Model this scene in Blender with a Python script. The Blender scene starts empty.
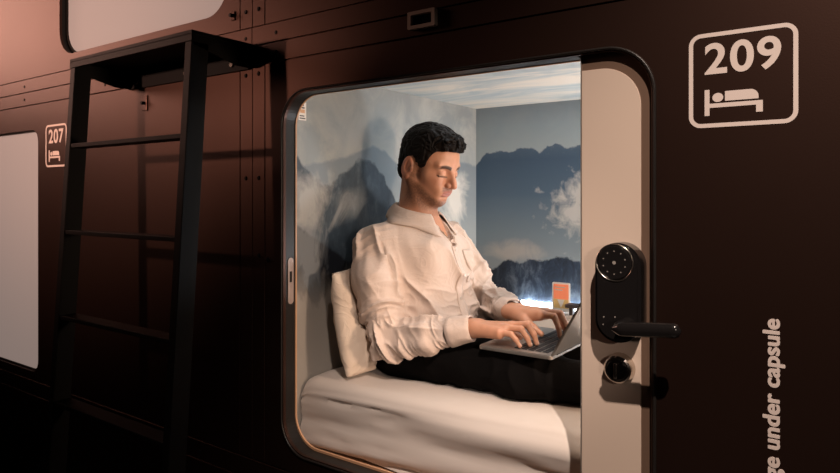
import bpy, bmesh, math, random
import numpy as np
from mathutils import Vector, Matrix, noise
random.seed(4)
R = math.radians
SC = bpy.context.scene
COL = SC.collection
PI = math.pi

# ------------------------------------------------------------------ camera, world, lights, exposure
cam_d = bpy.data.cameras.new('camera'); cam = bpy.data.objects.new('camera', cam_d); COL.objects.link(cam)
SC.camera = cam
cam_d.sensor_width = 36.0
cam_d.lens = 640.0 / 840.0 * 36.0
cam_d.shift_y = -40.5 / 840.0
cam_d.clip_start = 0.02
cam.location = (0, -1.19, 1.15)
cam.rotation_euler = (R(90), 0, R(90 - 54.58))
SC.view_settings.view_transform = 'Standard'
SC.view_settings.look = 'None'
SC.view_settings.gamma = 1.0
SC.view_settings.use_curve_mapping = False
SC.view_settings.exposure = 0.0

W = bpy.data.worlds.new('world'); SC.world = W; W.use_nodes = True
W.node_tree.nodes['Background'].inputs[0].default_value = (0.9, 0.62, 0.5, 1)
W.node_tree.nodes['Background'].inputs[1].default_value = 0.002


def lamp(name, typ, loc, target, power, color, **kw):
    d = bpy.data.lights.new(name, typ); o = bpy.data.objects.new(name, d); COL.objects.link(o)
    o.location = loc; d.energy = power; d.color = color
    o.rotation_euler = (Vector(target) - Vector(loc)).to_track_quat('-Z', 'Y').to_euler()
    for k, v in kw.items(): setattr(d, k, v)
    return o


WARM = (1.0, 0.60, 0.44)
# corridor spotlights
lamp('corridor_spot_left', 'SPOT', (-2.50, -1.7, 1.60), (-2.62, 0, 1.93), 200, (1.0, 0.57, 0.43), spot_size=R(98), spot_blend=1.0, shadow_soft_size=0.04)
lamp('corridor_far_lamp', 'SPOT', (-6.2, -1.45, 2.75), (-2.7, 0, 2.15), 230, (1.0, 0.54, 0.41), spot_size=R(40), spot_blend=1.0, shadow_soft_size=0.8)
lamp('corridor_spot_right', 'SPOT', (0.36, -1.25, 2.85), (-0.40, 0.1, 0.15), 365, (1.0, 0.80, 0.68), spot_size=R(50), spot_blend=1.0, shadow_soft_size=0.018)
lamp('corridor_spot_low', 'SPOT', (0.95, -1.45, 1.42), (-1.10, 0.26, 0.80), 68, (1.0, 0.78, 0.65), spot_size=R(21), spot_blend=1.0, shadow_soft_size=0.03)
# light inside the capsule
lamp('capsule_reading_lamp', 'AREA', (0.60, 0.22, 1.14), (-1.05, 0.42, 1.10), 16.5, (1.0, 0.70, 0.50), size=0.16)
lamp('capsule_ceiling_light', 'AREA', (-0.28, 0.50, 1.495), (-0.9, 0.5, 0.9), 2.0, (1.0, 0.93, 0.86), size=0.2)
lamp('capsule_up_fill', 'AREA', (-0.30, 1.03, 0.80), (-0.85, 0.62, 1.5), 4.0, (0.95, 0.97, 1.0), size=0.12)  # added upward fill that brightens the capsule ceiling, no fixture behind it
lamp('capsule_fill', 'AREA', (-0.85, 0.60, 1.495), (-0.9, 0.60, 0.6), 1.2, (0.85, 0.94, 1.0), size=0.5)

# ------------------------------------------------------------------ materials


def mat(name, col, rough=0.5, metal=0.0, bump=0.0, bscale=40.0, var=0.0, vscale=6.0, emit=None, estr=0.0, spec=0.5, stretch=None, sheen=0.0, sss=0.0, wr=0.0, wscale=16.0):
    m = bpy.data.materials.new(name); m.use_nodes = True
    nt = m.node_tree; b = nt.nodes['Principled BSDF']
    b.inputs['Base Color'].default_value = (*col, 1); b.inputs['Roughness'].default_value = rough
    b.inputs['Metallic'].default_value = metal; b.inputs['Specular IOR Level'].default_value = spec
    if sheen: b.inputs['Sheen Weight'].default_value = sheen
    if sss:
        b.inputs['Subsurface Weight'].default_value = sss; b.inputs['Subsurface Radius'].default_value = (0.01, 0.004, 0.002)
        b.inputs['Subsurface Scale'].default_value = 1.0
    tc = nt.nodes.new('ShaderNodeTexCoord'); src = tc.outputs['Object']
    if stretch:
        mp = nt.nodes.new('ShaderNodeMapping'); mp.inputs['Scale'].default_value = stretch
        nt.links.new(src, mp.inputs[0]); src = mp.outputs[0]
    if var:
        n = nt.nodes.new('ShaderNodeTexNoise'); n.inputs['Scale'].default_value = vscale; n.inputs['Detail'].default_value = 4
        nt.links.new(src, n.inputs['Vector'])
        mx = nt.nodes.new('ShaderNodeMix'); mx.data_type = 'RGBA'
        mx.inputs[6].default_value = (*[max(0, c * (1 - var)) for c in col], 1); mx.inputs[7].default_value = (*[min(1, c * (1 + var)) for c in col], 1)
        nt.links.new(n.outputs[0], mx.inputs[0]); nt.links.new(mx.outputs[2], b.inputs['Base Color'])
    if bump:
        n2 = nt.nodes.new('ShaderNodeTexNoise'); n2.inputs['Scale'].default_value = bscale; n2.inputs['Detail'].default_value = 3
        nt.links.new(src, n2.inputs['Vector'])
        bp = nt.nodes.new('ShaderNodeBump'); bp.inputs['Strength'].default_value = bump; bp.inputs['Distance'].default_value = 0.002
        nt.links.new(n2.outputs[0], bp.inputs['Height']); nt.links.new(bp.outputs[0], b.inputs['Normal'])
        if wr:
            n3 = nt.nodes.new('ShaderNodeTexNoise'); n3.inputs['Scale'].default_value = wscale; n3.inputs['Detail'].default_value = 2.5; n3.inputs['Distortion'].default_value = 1.6
            nt.links.new(src, n3.inputs['Vector'])
            f1 = nt.nodes.new('ShaderNodeMath'); f1.operation = 'SUBTRACT'; f1.inputs[1].default_value = 0.5; nt.links.new(n3.outputs[0], f1.inputs[0])
            f2 = nt.nodes.new('ShaderNodeMath'); f2.operation = 'ABSOLUTE'; nt.links.new(f1.outputs[0], f2.inputs[0])
            f3 = nt.nodes.new('ShaderNodeMath'); f3.operation = 'POWER'; f3.inputs[1].default_value = 0.6; nt.links.new(f2.outputs[0], f3.inputs[0])
            b2 = nt.nodes.new('ShaderNodeBump'); b2.inputs['Strength'].default_value = wr; b2.inputs['Distance'].default_value = 0.012; b2.invert = True
            nt.links.new(f3.outputs[0], b2.inputs['Height']); nt.links.new(b2.outputs[0], bp.inputs['Normal'])
    if emit:
        b.inputs['Emission Color'].default_value = (*emit, 1); b.inputs['Emission Strength'].default_value = estr
    return m


M = {}
M['paint'] = mat('brown_painted_metal', (0.062, 0.032, 0.024), 0.40, 0.9, bump=0.03, bscale=300, var=0.08, vscale=3)
M['gap'] = mat('dark_gap', (0.01, 0.008, 0.007), 0.8)
M['black'] = mat('black_painted_steel', (0.004, 0.003, 0.0027), 0.5, 0.0, spec=0.10, bump=0.05, bscale=400)
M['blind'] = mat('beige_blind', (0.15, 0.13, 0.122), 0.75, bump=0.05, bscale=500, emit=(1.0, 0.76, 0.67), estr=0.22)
M['leaf'] = mat('beige_door_panel', (0.55, 0.44, 0.36), 0.38, bump=0.01)
M['leaf_frame'] = mat('bronze_door_frame', (0.16, 0.10, 0.07), 0.42, 0.3)
M['lip'] = mat('tan_liner', (0.50, 0.28, 0.16), 0.45)
M['strike'] = mat('pinkish_steel', (0.36, 0.28, 0.25), 0.5, 0.4)
M['sticker_orange'] = mat('sticker_orange', (0.62, 0.36, 0.2), 0.6)
M['gasket'] = mat('gasket_rubber', (0.012, 0.010, 0.009), 0.4, spec=0.3)
M['decal'] = mat('pale_vinyl', (0.56, 0.475, 0.43), 0.6)
M['chrome'] = mat('satin_chrome', (0.62, 0.56, 0.50), 0.22, 1.0)
M['lock'] = mat('gloss_black', (0.008, 0.007, 0.007), 0.18, spec=0.6)
M['dot'] = mat('keypad_white', (0.22, 0.20, 0.18), 0.5)
M['floor'] = mat('dark_floor', (0.03, 0.025, 0.022), 0.5, var=0.2)
M['sheet'] = mat('cotton_sheet', (0.55, 0.495, 0.455), 0.9, bump=0.08, bscale=700, sheen=0.1)
M['pillow'] = mat('linen_pillow', (0.66, 0.55, 0.45), 0.92, bump=0.12, bscale=600, sheen=0.1, wr=0.4, wscale=9)
M['shirt'] = mat('linen_shirt', (0.62, 0.50, 0.43), 0.9, bump=0.18, bscale=900, sheen=0.15, var=0.04, vscale=160, wr=0.22, wscale=12)
M['trouser'] = mat('black_trouser', (0.0035, 0.003, 0.003), 0.95, bump=0.1, bscale=500, spec=0.08)
M['hair'] = mat('dark_hair', (0.006, 0.004, 0.003), 0.55, bump=0.9, bscale=220, stretch=(1, 1, 0.4), spec=0.14)
M['brow'] = mat('brow_hair', (0.02, 0.012, 0.008), 0.7)
M['alu'] = mat('silver_aluminium', (0.62, 0.58, 0.54), 0.33, 0.85)
M['key'] = mat('black_key', (0.012, 0.012, 0.013), 0.45)
M['screen'] = mat('dark_screen', (0.01, 0.01, 0.012), 0.15)
M['white'] = mat('white_plastic', (0.75, 0.72, 0.68), 0.4)
M['led'] = mat('led_light', (1, 1, 1), 0.5, emit=(0.80, 0.90, 1.0), estr=34.0)
M['lampglow'] = mat('lamp_diffuser', (1, 1, 1), 0.5, emit=(1.0, 0.85, 0.7), estr=4.0)
M['orange'] = mat('orange_print', (0.80, 0.24, 0.12), 0.5, emit=(0.9, 0.25, 0.12), estr=0.25)
M['yellow'] = mat('ochre_print', (0.72, 0.50, 0.20), 0.5)
M['button'] = mat('shirt_button', (0.60, 0.52, 0.46), 0.4)
M['shelf'] = mat('shelf_laminate', (0.05, 0.04, 0.04), 0.5)


def skin_mat():
    m = mat('skin', (0.5, 0.28, 0.19), 0.48, sss=0.12, bump=0.06, bscale=500)
    nt = m.node_tree; a = nt.nodes.new('ShaderNodeAttribute'); a.attribute_name = 'tone'
    nt.links.new(a.outputs['Color'], nt.nodes['Principled BSDF'].inputs['Base Color'])
    return m


M['skin'] = skin_mat()


def srgb(r, g, b):
    f = lambda c: ((c / 255) / 12.92 if c / 255 <= 0.04045 else ((c / 255 + 0.055) / 1.055) ** 2.4)
    return (f(r), f(g), f(b))


class NG:
    """tiny helper for building the mural node graphs"""
    def __init__(s, name, rough=0.55):
        s.m = bpy.data.materials.new(name); s.m.use_nodes = True; s.nt = s.m.node_tree
        s.b = s.nt.nodes['Principled BSDF']; s.b.inputs['Roughness'].default_value = rough
        tc = s.nt.nodes.new('ShaderNodeTexCoord'); s.obj = tc.outputs['Object']
        sp = s.nt.nodes.new('ShaderNodeSeparateXYZ'); s.nt.links.new(s.obj, sp.inputs[0])
        s.x, s.y, s.z = sp.outputs

    def _in(s, sock, v):
        if isinstance(v, (int, float)): sock.default_value = v
        else: s.nt.links.new(v, sock)

    def math(s, op, a, b=0.0, c=0.0, clamp=False):
        n = s.nt.nodes.new('ShaderNodeMath'); n.operation = op; n.use_clamp = clamp
        s._in(n.inputs[0], a); s._in(n.inputs[1], b); s._in(n.inputs[2], c)
        return n.outputs[0]

    def noise(s, scale, detail=5, vec=None, rough=0.6, dist=0.0):
        n = s.nt.nodes.new('ShaderNodeTexNoise'); n.inputs['Scale'].default_value = scale
        n.inputs['Detail'].default_value = detail; n.inputs['Roughness'].default_value = rough; n.inputs['Distortion'].default_value = dist
        s.nt.links.new(vec or s.obj, n.inputs['Vector']); return n.outputs[0]

    def vec(s, sx, sy, sz, off=(0, 0, 0)):
        mp = s.nt.nodes.new('ShaderNodeMapping'); mp.inputs['Scale'].default_value = (sx, sy, sz); mp.inputs['Location'].default_value = off
        s.nt.links.new(s.obj, mp.inputs[0]); return mp.outputs[0]

    def curve(s, v, pts, lo, hi):
        """piecewise height of a ridge along v, pts = [(v, z)]"""
        n = s.nt.nodes.new('ShaderNodeFloatCurve'); c = n.mapping.curves[0]
        while len(c.points) < len(pts): c.points.new(0.5, 0.5)
        for p, (a, z) in zip(c.points, sorted(pts)):
            p.location = ((a - lo) / (hi - lo), z - 0.6); p.handle_type = 'VECTOR'
        n.mapping.update()
        s.nt.links.new(s.math('MULTIPLY_ADD', v, 1 / (hi - lo), -lo / (hi - lo)), n.inputs['Value'])
        return s.math('ADD', n.outputs[0], 0.6)

    def below(s, ridge, soft=0.006):
        return s.math('MULTIPLY_ADD', s.math('SUBTRACT', ridge, s.z), 1 / soft, 0.5, clamp=True)

    def blob(s, v, cv, cz, rv, rz, gain=1.3, nz=None, amt=0.8):
        a = s.math('MULTIPLY', s.math('SUBTRACT', v, cv), 1 / rv); b = s.math('MULTIPLY', s.math('SUBTRACT', s.z, cz), 1 / rz)
        d = s.math('SQRT', s.math('ADD', s.math('MULTIPLY', a, a), s.math('MULTIPLY', b, b)))
        if nz is not None: d = s.math('MULTIPLY_ADD', s.math('SUBTRACT', nz, 0.5), -amt * 2, d)
        return s.math('MULTIPLY', s.math('SUBTRACT', 1.0, d), gain, clamp=True)

    def ramp(s, v, stops):
        n = s.nt.nodes.new('ShaderNodeValToRGB'); e = n.color_ramp.elements
        while len(e) < len(stops): e.new(0.5)
        for q, (p, c) in zip(e, stops): q.position = p; q.color = (*srgb(*c), 1)
        s._in(n.inputs[0], v); return n.outputs[0]

    def zramp(s, z0, z1, stops):
        return s.ramp(s.math('MULTIPLY_ADD', s.z, 1 / (z1 - z0), -z0 / (z1 - z0), clamp=True), stops)

    def mix(s, f, a, b):
        n = s.nt.nodes.new('ShaderNodeMix'); n.data_type = 'RGBA'; s._in(n.inputs[0], f)
        for i, v in ((6, a), (7, b)):
            if isinstance(v, tuple): n.inputs[i].default_value = (*srgb(*v), 1)
            else: s.nt.links.new(v, n.inputs[i])
        return n.outputs[2]

    def out(s, c): s.nt.links.new(c, s.b.inputs['Base Color']); return s.m


def mural_back():
    g = NG('mural_back')
    n1 = g.noise(26, 6); n2 = g.noise(9, 6, dist=0.6); n3 = g.noise(60, 5)
    sky = g.zramp(1.30, 1.51, [(0, (152, 166, 172)), (0.6, (130, 150, 162)), (1, (106, 126, 142))])
    sky = g.mix(g.math('MULTIPLY', n2, 0.4), sky, (170, 172, 168))
    r1 = g.curve(g.x, [(-1.40, 1.24), (-1.345, 1.278), (-1.31, 1.312), (-1.293, 1.326), (-1.26, 1.328), (-1.233, 1.335), (-1.20, 1.325), (-1.179, 1.321), (-1.144, 1.34), (-1.12, 1.335), (-1.092, 1.342), (-1.058, 1.317), (-1.03, 1.336), (-1.017, 1.338), (-0.992, 1.353), (-0.956, 1.332), (-0.893, 1.34), (-0.6, 1.33)], -1.5, 0.7)
    r1 = g.math('MULTIPLY_ADD', g.math('SUBTRACT', n1, 0.5), 0.035, r1)
    mid = g.zramp(0.88, 1.34, [(0, (138, 148, 152)), (0.25, (118, 134, 144)), (0.6, (78, 100, 120)), (0.9, (62, 84, 106)), (1, (72, 92, 112))])
    snow = g.math('MULTIPLY', g.math('MULTIPLY_ADD', n3, 5, -2.9, clamp=True), g.math('MULTIPLY_ADD', g.z, 14, -18.1, clamp=True))
    mid = g.mix(g.math('MULTIPLY', snow, 0.5), mid, (150, 160, 165))
    c = g.mix(g.below(r1), sky, mid)
    c = g.mix(g.math('MULTIPLY', g.blob(g.x, -0.90, 1.10, 0.12, 0.13, 1.0, g.noise(14, 7, dist=0.4), 2.4), 0.8), c, (205, 203, 198))
    c = g.mix(g.math('MULTIPLY', g.blob(g.x, -1.16, 0.93, 0.13, 0.05, 1.4, n2, 1.0), 0.6), c, (190, 180, 170))
    r2 = g.curve(g.x, [(-1.5, 0.93), (-1.345, 0.906), (-1.302, 0.885), (-1.269, 0.85), (-1.233, 0.872), (-1.197, 0.892), (-1.144, 0.888), (-1.101, 0.908), (-1.07, 0.902), (-1.037, 0.905), (-0.976, 0.918), (-0.936, 0.914), (-0.893, 0.900), (-0.5, 0.86)], -1.6, 0.7)
    r2 = g.math('MULTIPLY_ADD', g.math('SUBTRACT', n1, 0.5), 0.045, r2)
    rock = g.ramp(g.noise(16, 8, g.vec(1.2, 1, 0.55), 0.7, 0.5), [(0.3, (14, 22, 34)), (0.5, (40, 54, 72)), (0.72, (112, 124, 136))])
    left = g.math('MULTIPLY_ADD', g.x, -6, -6.9, clamp=True)
    rock = g.mix(left, rock, (16, 24, 34))
    c = g.mix(g.below(r2, 0.008), c, rock)
    return g.out(c)


def mural_left():
    g = NG('mural_left')
    n1 = g.noise(20, 6); n2 = g.noise(7, 6, dist=0.8); n4 = g.noise(16, 5, g.vec(1, 1, 0.35), dist=0.6)
    sky = g.zramp(1.20, 1.51, [(0, (150, 158, 160)), (0.5, (132, 142, 146)), (1, (136, 142, 144))])
    sky = g.mix(g.math('MULTIPLY_ADD', n2, 2.6, -1.05, clamp=True), sky, (176, 176, 172))
    sky = g.mix(g.math('MULTIPLY', g.blob(g.y, 0.36, 1.40, 0.22, 0.13, 1.2, n2, 0.6), 0.5), sky, (108, 118, 124))
    ra = g.curve(g.y, [(0, 1.22), (0.25, 1.26), (0.36, 1.29), (0.433, 1.315), (0.502, 1.30), (0.6, 1.24), (0.72, 1.22), (0.86, 1.262), (0.937, 1.292), (1.1, 1.27)], 0, 1.12)
    ra = g.math('MULTIPLY_ADD', g.math('SUBTRACT', n1, 0.5), 0.03, ra)
    c = g.mix(g.math('MULTIPLY', g.below(ra, 0.01), 0.75), sky, g.zramp(1.0, 1.3, [(0, (150, 158, 160)), (1, (104, 120, 132))]))
    rb = g.curve(g.y, [(0, 1.28), (0.094, 1.267), (0.162, 1.2), (0.2, 1.185), (0.25, 1.195), (0.30, 1.225), (0.35, 1.262), (0.40, 1.268), (0.45, 1.25), (0.5, 1.20), (0.58, 1.10), (0.7, 1.02), (0.9, 0.95), (1.1, 0.9)], 0, 1.12)
    rb = g.math('MULTIPLY_ADD', g.math('SUBTRACT', n1, 0.5), 0.06, rb)
    mid = g.ramp(g.noise(11, 7, g.vec(1, 1.3, 0.7), 0.65), [(0.3, (44, 56, 68)), (0.55, (66, 80, 92)), (0.75, (108, 120, 128))])
    c = g.mix(g.below(rb, 0.012), c, mid)
    c = g.mix(g.math('MULTIPLY', g.blob(g.y, 0.13, 1.14, 0.15, 0.10, 1.3, n2, 1.4), 0.8), c, (186, 186, 182))
    c = g.mix(g.math('MULTIPLY', g.blob(g.y, 0.30, 1.13, 0.10, 0.05, 1.2, n2, 1.2), 0.4), c, (150, 156, 158))
    c = g.mix(g.math('MULTIPLY', g.blob(g.y, 0.93, 1.13, 0.12, 0.13, 1.6, n2, 1.0), 0.85), c, (226, 222, 214))
    rc = g.curve(g.y, [(0, 1.12), (0.094, 1.067), (0.166, 1.026), (0.234, 0.992), (0.311, 0.944), (0.368, 0.94), (0.58, 0.90), (1.1, 0.84)], 0, 1.12)
    rc = g.math('MULTIPLY_ADD', g.math('SUBTRACT', n1, 0.5), 0.03, rc)
    c = g.mix(g.below(rc, 0.01), c, (22, 28, 38))
    lowz = g.math('MULTIPLY_ADD', g.math('SUBTRACT', n4, 0.5), -0.28, 0.905)
    mist = g.math('MULTIPLY_ADD', g.math('SUBTRACT', lowz, g.z), 11, 0.35, clamp=True)
    wisp = g.math('MULTIPLY', g.blob(g.y, 0.12, 1.0, 0.09, 0.12, 1.5, n4, 2.2), 0.55)
    c = g.mix(wisp, c, (150, 156, 160))
    c = g.mix(mist, c, (150, 146, 140))
    return g.out(c)


def mural_ceiling():
    g = NG('mural_ceiling')
    n = g.noise(3.2, 6, g.vec(0.7, 2.0, 1), dist=0.8)
    return g.out(g.ramp(n, [(0.30, (150, 172, 184)), (0.48, (196, 204, 204)), (0.62, (236, 228, 216))]))


M['mural_back'] = mural_back(); M['mural_left'] = mural_left(); M['mural_ceiling'] = mural_ceiling()

# ------------------------------------------------------------------ mesh helpers


def link(name, bm, m, parent=None, smooth=False, loc=None):
    me = bpy.data.meshes.new(name); bm.normal_update(); bm.to_mesh(me); bm.free()
    if m is not None: me.materials.append(m)
    if smooth:
        for p in me.polygons: p.use_smooth = True
    o = bpy.data.objects.new(name, me); COL.objects.link(o)
    if loc: o.location = loc
    if parent is not None: o.parent = parent
    return o


def auto(o, ang=35):
    """smooth faces, sharp edges above an angle"""
    me = o.data
    for p in me.polygons: p.use_smooth = True
    bm = bmesh.new(); bm.from_mesh(me)
    for e in bm.edges:
        e.smooth = not (len(e.link_faces) == 2 and e.calc_face_angle(0) > R(ang))
    bm.to_mesh(me); bm.free()
    return o


def tag(o, label=None, cat=None, group=None, kind=None):
    if label: o['label'] = label
    if cat: o['category'] = cat
    if group: o['group'] = group
    if kind: o['kind'] = kind
    return o


def empty(name, loc=(0, 0, 0)):
    o = bpy.data.objects.new(name, None); o.location = loc; o.empty_display_size = 0.05; COL.objects.link(o); return o


def box(bm, x0, x1, y0, y1, z0, z1, bev=0.0, seg=2):
    vs = [bm.verts.new(p) for p in [(x0, y0, z0), (x1, y0, z0), (x1, y1, z0), (x0, y1, z0), (x0, y0, z1), (x1, y0, z1), (x1, y1, z1), (x0, y1, z1)]]
    fs = [bm.faces.new([vs[i] for i in f]) for f in [(0, 3, 2, 1), (4, 5, 6, 7), (0, 1, 5, 4), (1, 2, 6, 5), (2, 3, 7, 6), (3, 0, 4, 7)]]
    if bev:
        es = list({e for f in fs for e in f.edges})
        bmesh.ops.bevel(bm, geom=es, offset=bev, segments=seg, affect='EDGES', profile=0.5)


def rrect(x0, x1, z0, z1, r, n=10):
    """rounded rectangle, counter-clockwise in (x, z)"""
    if not hasattr(r, '__len__'): r = (r,) * 4
    pts = []
    for (cx, cz, a0, rr) in ((x1 - r[0], z1 - r[0], 0, r[0]), (x0 + r[1], z1 - r[1], 90, r[1]), (x0 + r[2], z0 + r[2], 180, r[2]), (x1 - r[3], z0 + r[3], 270, r[3])):
        if rr < 1e-5: pts.append((cx, cz)); continue
        for i in range(n + 1):
            a = R(a0 + 90 * i / n); pts.append((cx + rr * math.cos(a), cz + rr * math.sin(a)))
    return pts


def ring_split(bm, outer, inner, y0, y1, n=40):
    o2, i2 = [], []
    for k in range(len(outer)):
        a, b, c, d = outer[k], outer[(k + 1) % len(outer)], inner[k], inner[(k + 1) % len(inner)]
        m = n if math.dist(a, b) > 0.3 else 1
        for q in range(m):
            o2.append((a[0] + (b[0] - a[0]) * q / m, a[1] + (b[1] - a[1]) * q / m)); i2.append((c[0] + (d[0] - c[0]) * q / m, c[1] + (d[1] - c[1]) * q / m))
    ring(bm, o2, i2, y0, y1)


def plate(bm, outer, holes, y0, y1):
    """plate in the x-z plane with holes, between y0 and y1"""
    loops = [outer] + holes; rings = []
    es = []
    for lp in loops:
        vs = [bm.verts.new((x, y0, z)) for x, z in lp]; rings.append(vs)
        es += [bm.edges.new((vs[i], vs[(i + 1) % len(vs)])) for i in range(len(vs))]
    r = bmesh.ops.triangle_fill(bm, use_beauty=True, use_dissolve=False, edges=es)
    fs = [g for g in r['geom'] if isinstance(g, bmesh.types.BMFace)]
    ex = bmesh.ops.extrude_face_region(bm, geom=fs)
    bmesh.ops.translate(bm, vec=(0, y1 - y0, 0), verts=[g for g in ex['geom'] if isinstance(g, bmesh.types.BMVert)])
    bmesh.ops.recalc_face_normals(bm, faces=bm.faces[:])


def ring(bm, outer, inner, y0, y1):
    """frame between two loops of equal length"""
    n = len(outer)
    a = [bm.verts.new((x, y0, z)) for x, z in outer]; b = [bm.verts.new((x, y0, z)) for x, z in inner]
    c = [bm.verts.new((x, y1, z)) for x, z in outer]; d = [bm.verts.new((x, y1, z)) for x, z in inner]
    for i in range(n):
        j = (i + 1) % n
        for q in ((a[i], a[j], b[j], b[i]), (b[i], b[j], d[j], d[i]), (d[i], d[j], c[j], c[i]), (c[i], c[j], a[j], a[i])): bm.faces.new(q)
    bmesh.ops.recalc_face_normals(bm, faces=bm.faces[:])


def tube(bm, pts, rad, n=10, closed=False, cap=True, flat=(1, 1)):
    """swept tube along points, rad number or list"""
    P = [Vector(p) for p in pts]; N = len(P)
    if not hasattr(rad, '__len__'): rad = [rad] * N
    rings = []; up = None
    for i in range(N):
        if closed: t = P[(i + 1) % N] - P[i - 1]
        else: t = P[min(i + 1, N - 1)] - P[max(i - 1, 0)]
        t.normalize()
        if up is None:
            up = Vector((0, 0, 1)) if abs(t.z) < 0.9 else Vector((0, 1, 0))
        s = t.cross(up).normalized(); up = s.cross(t).normalized()
        rings.append([bm.verts.new(P[i] + (s * math.cos(2 * PI * k / n) * flat[0] + up * math.sin(2 * PI * k / n) * flat[1]) * rad[i]) for k in range(n)])
    for i in range(N if closed else N - 1):
        a, b = rings[i], rings[(i + 1) % N]
        for k in range(n): bm.faces.new((a[k], a[(k + 1) % n], b[(k + 1) % n], b[k]))
    if cap and not closed:
        bm.faces.new(rings[0][::-1]); bm.faces.new(rings[-1])
    bmesh.ops.recalc_face_normals(bm, faces=bm.faces[:])


def disc_y(bm, cx, cz, y0, y1, r0, r1=None, n=28, bev=0.0):
    """cylinder whose axis is y; r0 at y0 (front), r1 at y1"""
    r1 = r0 if r1 is None else r1
    prof = [(y0, r0 - bev), (y0 + bev, r0), (y1, r1)] if bev else [(y0, r0), (y1, r1)]
    rings = [[bm.verts.new((cx + r * math.cos(2 * PI * k / n), y, cz + r * math.sin(2 * PI * k / n))) for k in range(n)] for y, r in prof]
    for a, b in zip(rings, rings[1:]):
        for k in range(n): bm.faces.new((a[k], a[(k + 1) % n], b[(k + 1) % n], b[k]))
    bm.faces.new(rings[0]); bm.faces.new(rings[-1][::-1])
    bmesh.ops.recalc_face_normals(bm, faces=bm.faces[:])


def text_mesh(txt, size, extr=0.0006, offset=0.0, spacing=1.0, sx=1.0):
    cu = bpy.data.curves.new('txt', 'FONT'); cu.body = txt; cu.size = size; cu.extrude = extr; cu.offset = offset; cu.space_character = spacing
    o = bpy.data.objects.new('txt', cu); COL.objects.link(o)
    bpy.context.view_layer.update()
    me = bpy.data.meshes.new_from_object(o.evaluated_get(bpy.context.evaluated_depsgraph_get()))
    bpy.data.objects.remove(o)
    bm = bmesh.new(); bm.from_mesh(me); bpy.data.meshes.remove(me)
    return bm


# ------------------------------------------------------------------ structure: facade
OX0, OX1, OZ0, OZ1, OR = -1.298, -0.331, 0.468, 1.423, 0.085      # opening of capsule 209
hole209 = rrect(OX0, OX1, OZ0, OZ1, OR, 12)
hole207 = rrect(-3.67, -2.705, 0.448, 1.414, 0.05, 8)
holeup = rrect(-2.530, -1.530, 1.682, 2.62, 0.10, 10)


def struct(name, bm, m, parent=None, **k):
    o = link(name, bm, m, parent, **k)
    if parent is None: o['kind'] = 'structure'
    return o


bm = bmesh.new(); plate(bm, [(-4.6, 0.0), (1.6, 0.0), (1.6, 2.75), (-4.6, 2.75)],
                        [hole209[::-1], hole207[::-1], holeup[::-1]], 0.004, 0.0095)
wall_front = struct('wall_front', bm, M['paint'])


def panel(nm, x0, x1, z0, z1, holes=(), y0=0.0, r=0.0):
    bm = bmesh.new()
    plate(bm, [(x0, z0), (x1, z0), (x1, z1), (x0, z1)], [h[::-1] for h in holes], y0, 0.0038)
    es = [e for e in bm.edges if all(abs(v.co.y - y0) < 1e-6 for v in e.verts) and len(e.link_faces) == 2 and e.calc_face_angle(0) > 1.0]
    bmesh.ops.bevel(bm, geom=es, offset=0.0008, segments=1, affect='EDGES')
    return struct(nm, bm, M['paint'])


g_ = 0.0014
GAPS = []
panel('trim_1', -1.371 + g_, 1.6, 0.415, 1.515 - g_, [hole209])
panel('trim_2', -1.423 + g_ * .6, -1.371 - g_, 0.415, 1.515 - g_)
panel('trim_3', -1.476 + g_, -1.423 - g_ * .6, 0.415, 1.515 - g_)
panel('trim_4', -4.6, -1.476 - g_, 0.415, 1.515 - g_, [hole207])
panel('trim_5', -4.6, 1.6, 1.515 + g_, 1.569 - g_, y0=-0.0015)
panel('trim_6', -4.6, -1.423 - g_ * .6, 1.569 + g_, 1.622 - g_, y0=-0.0015)
panel('trim_7', -1.423 + g_ * .6, 1.6, 1.569 + g_, 1.622 - g_, y0=-0.0015)
panel('trim_8', -4.6, -1.476 - g_, 1.622 + g_, 2.75, [holeup])
panel('trim_9', -1.476 + g_, -1.423 - g_ * .6, 1.622 + g_, 2.75)
panel('trim_10', -1.423 + g_ * .6, -1.371 - g_, 1.622 + g_, 2.75)
panel('trim_11', -1.371 + g_, 1.6, 1.622 + g_, 2.75)
panel('trim_12', -4.6, 1.6, 0.354 + g_, 0.4115, y0=-0.0015)
panel('trim_13', -4.6, 1.6, 0.02, 0.354 - g_)

# bolts on the facade, children of the wall
for (x, z) in [(-1.325, 1.594), (-1.325, 1.541), (-1.396, 1.49), (-1.396, 1.67), (-1.450, 1.67), (-2.82, 1.594), (-2.82, 1.541), (-3.4, 1.594), (-1.450, 1.49),
               (-1.396, 0.985), (-1.36, 0.975), (-1.45, 1.594), (-1.45, 1.541), (-2.2, 1.594), (-2.2, 1.541), (-2.06, 0.38), (-1.66, 0.38), (-1.90, 0.40), (-1.396, 1.2), (-1.45, 1.2)]:
    bm = bmesh.new(); disc_y(bm, x, z, -0.0035, 0.0, 0.005, 0.0062, 12, 0.001); link('bolt', bm, M['black'], wall_front)

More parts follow.
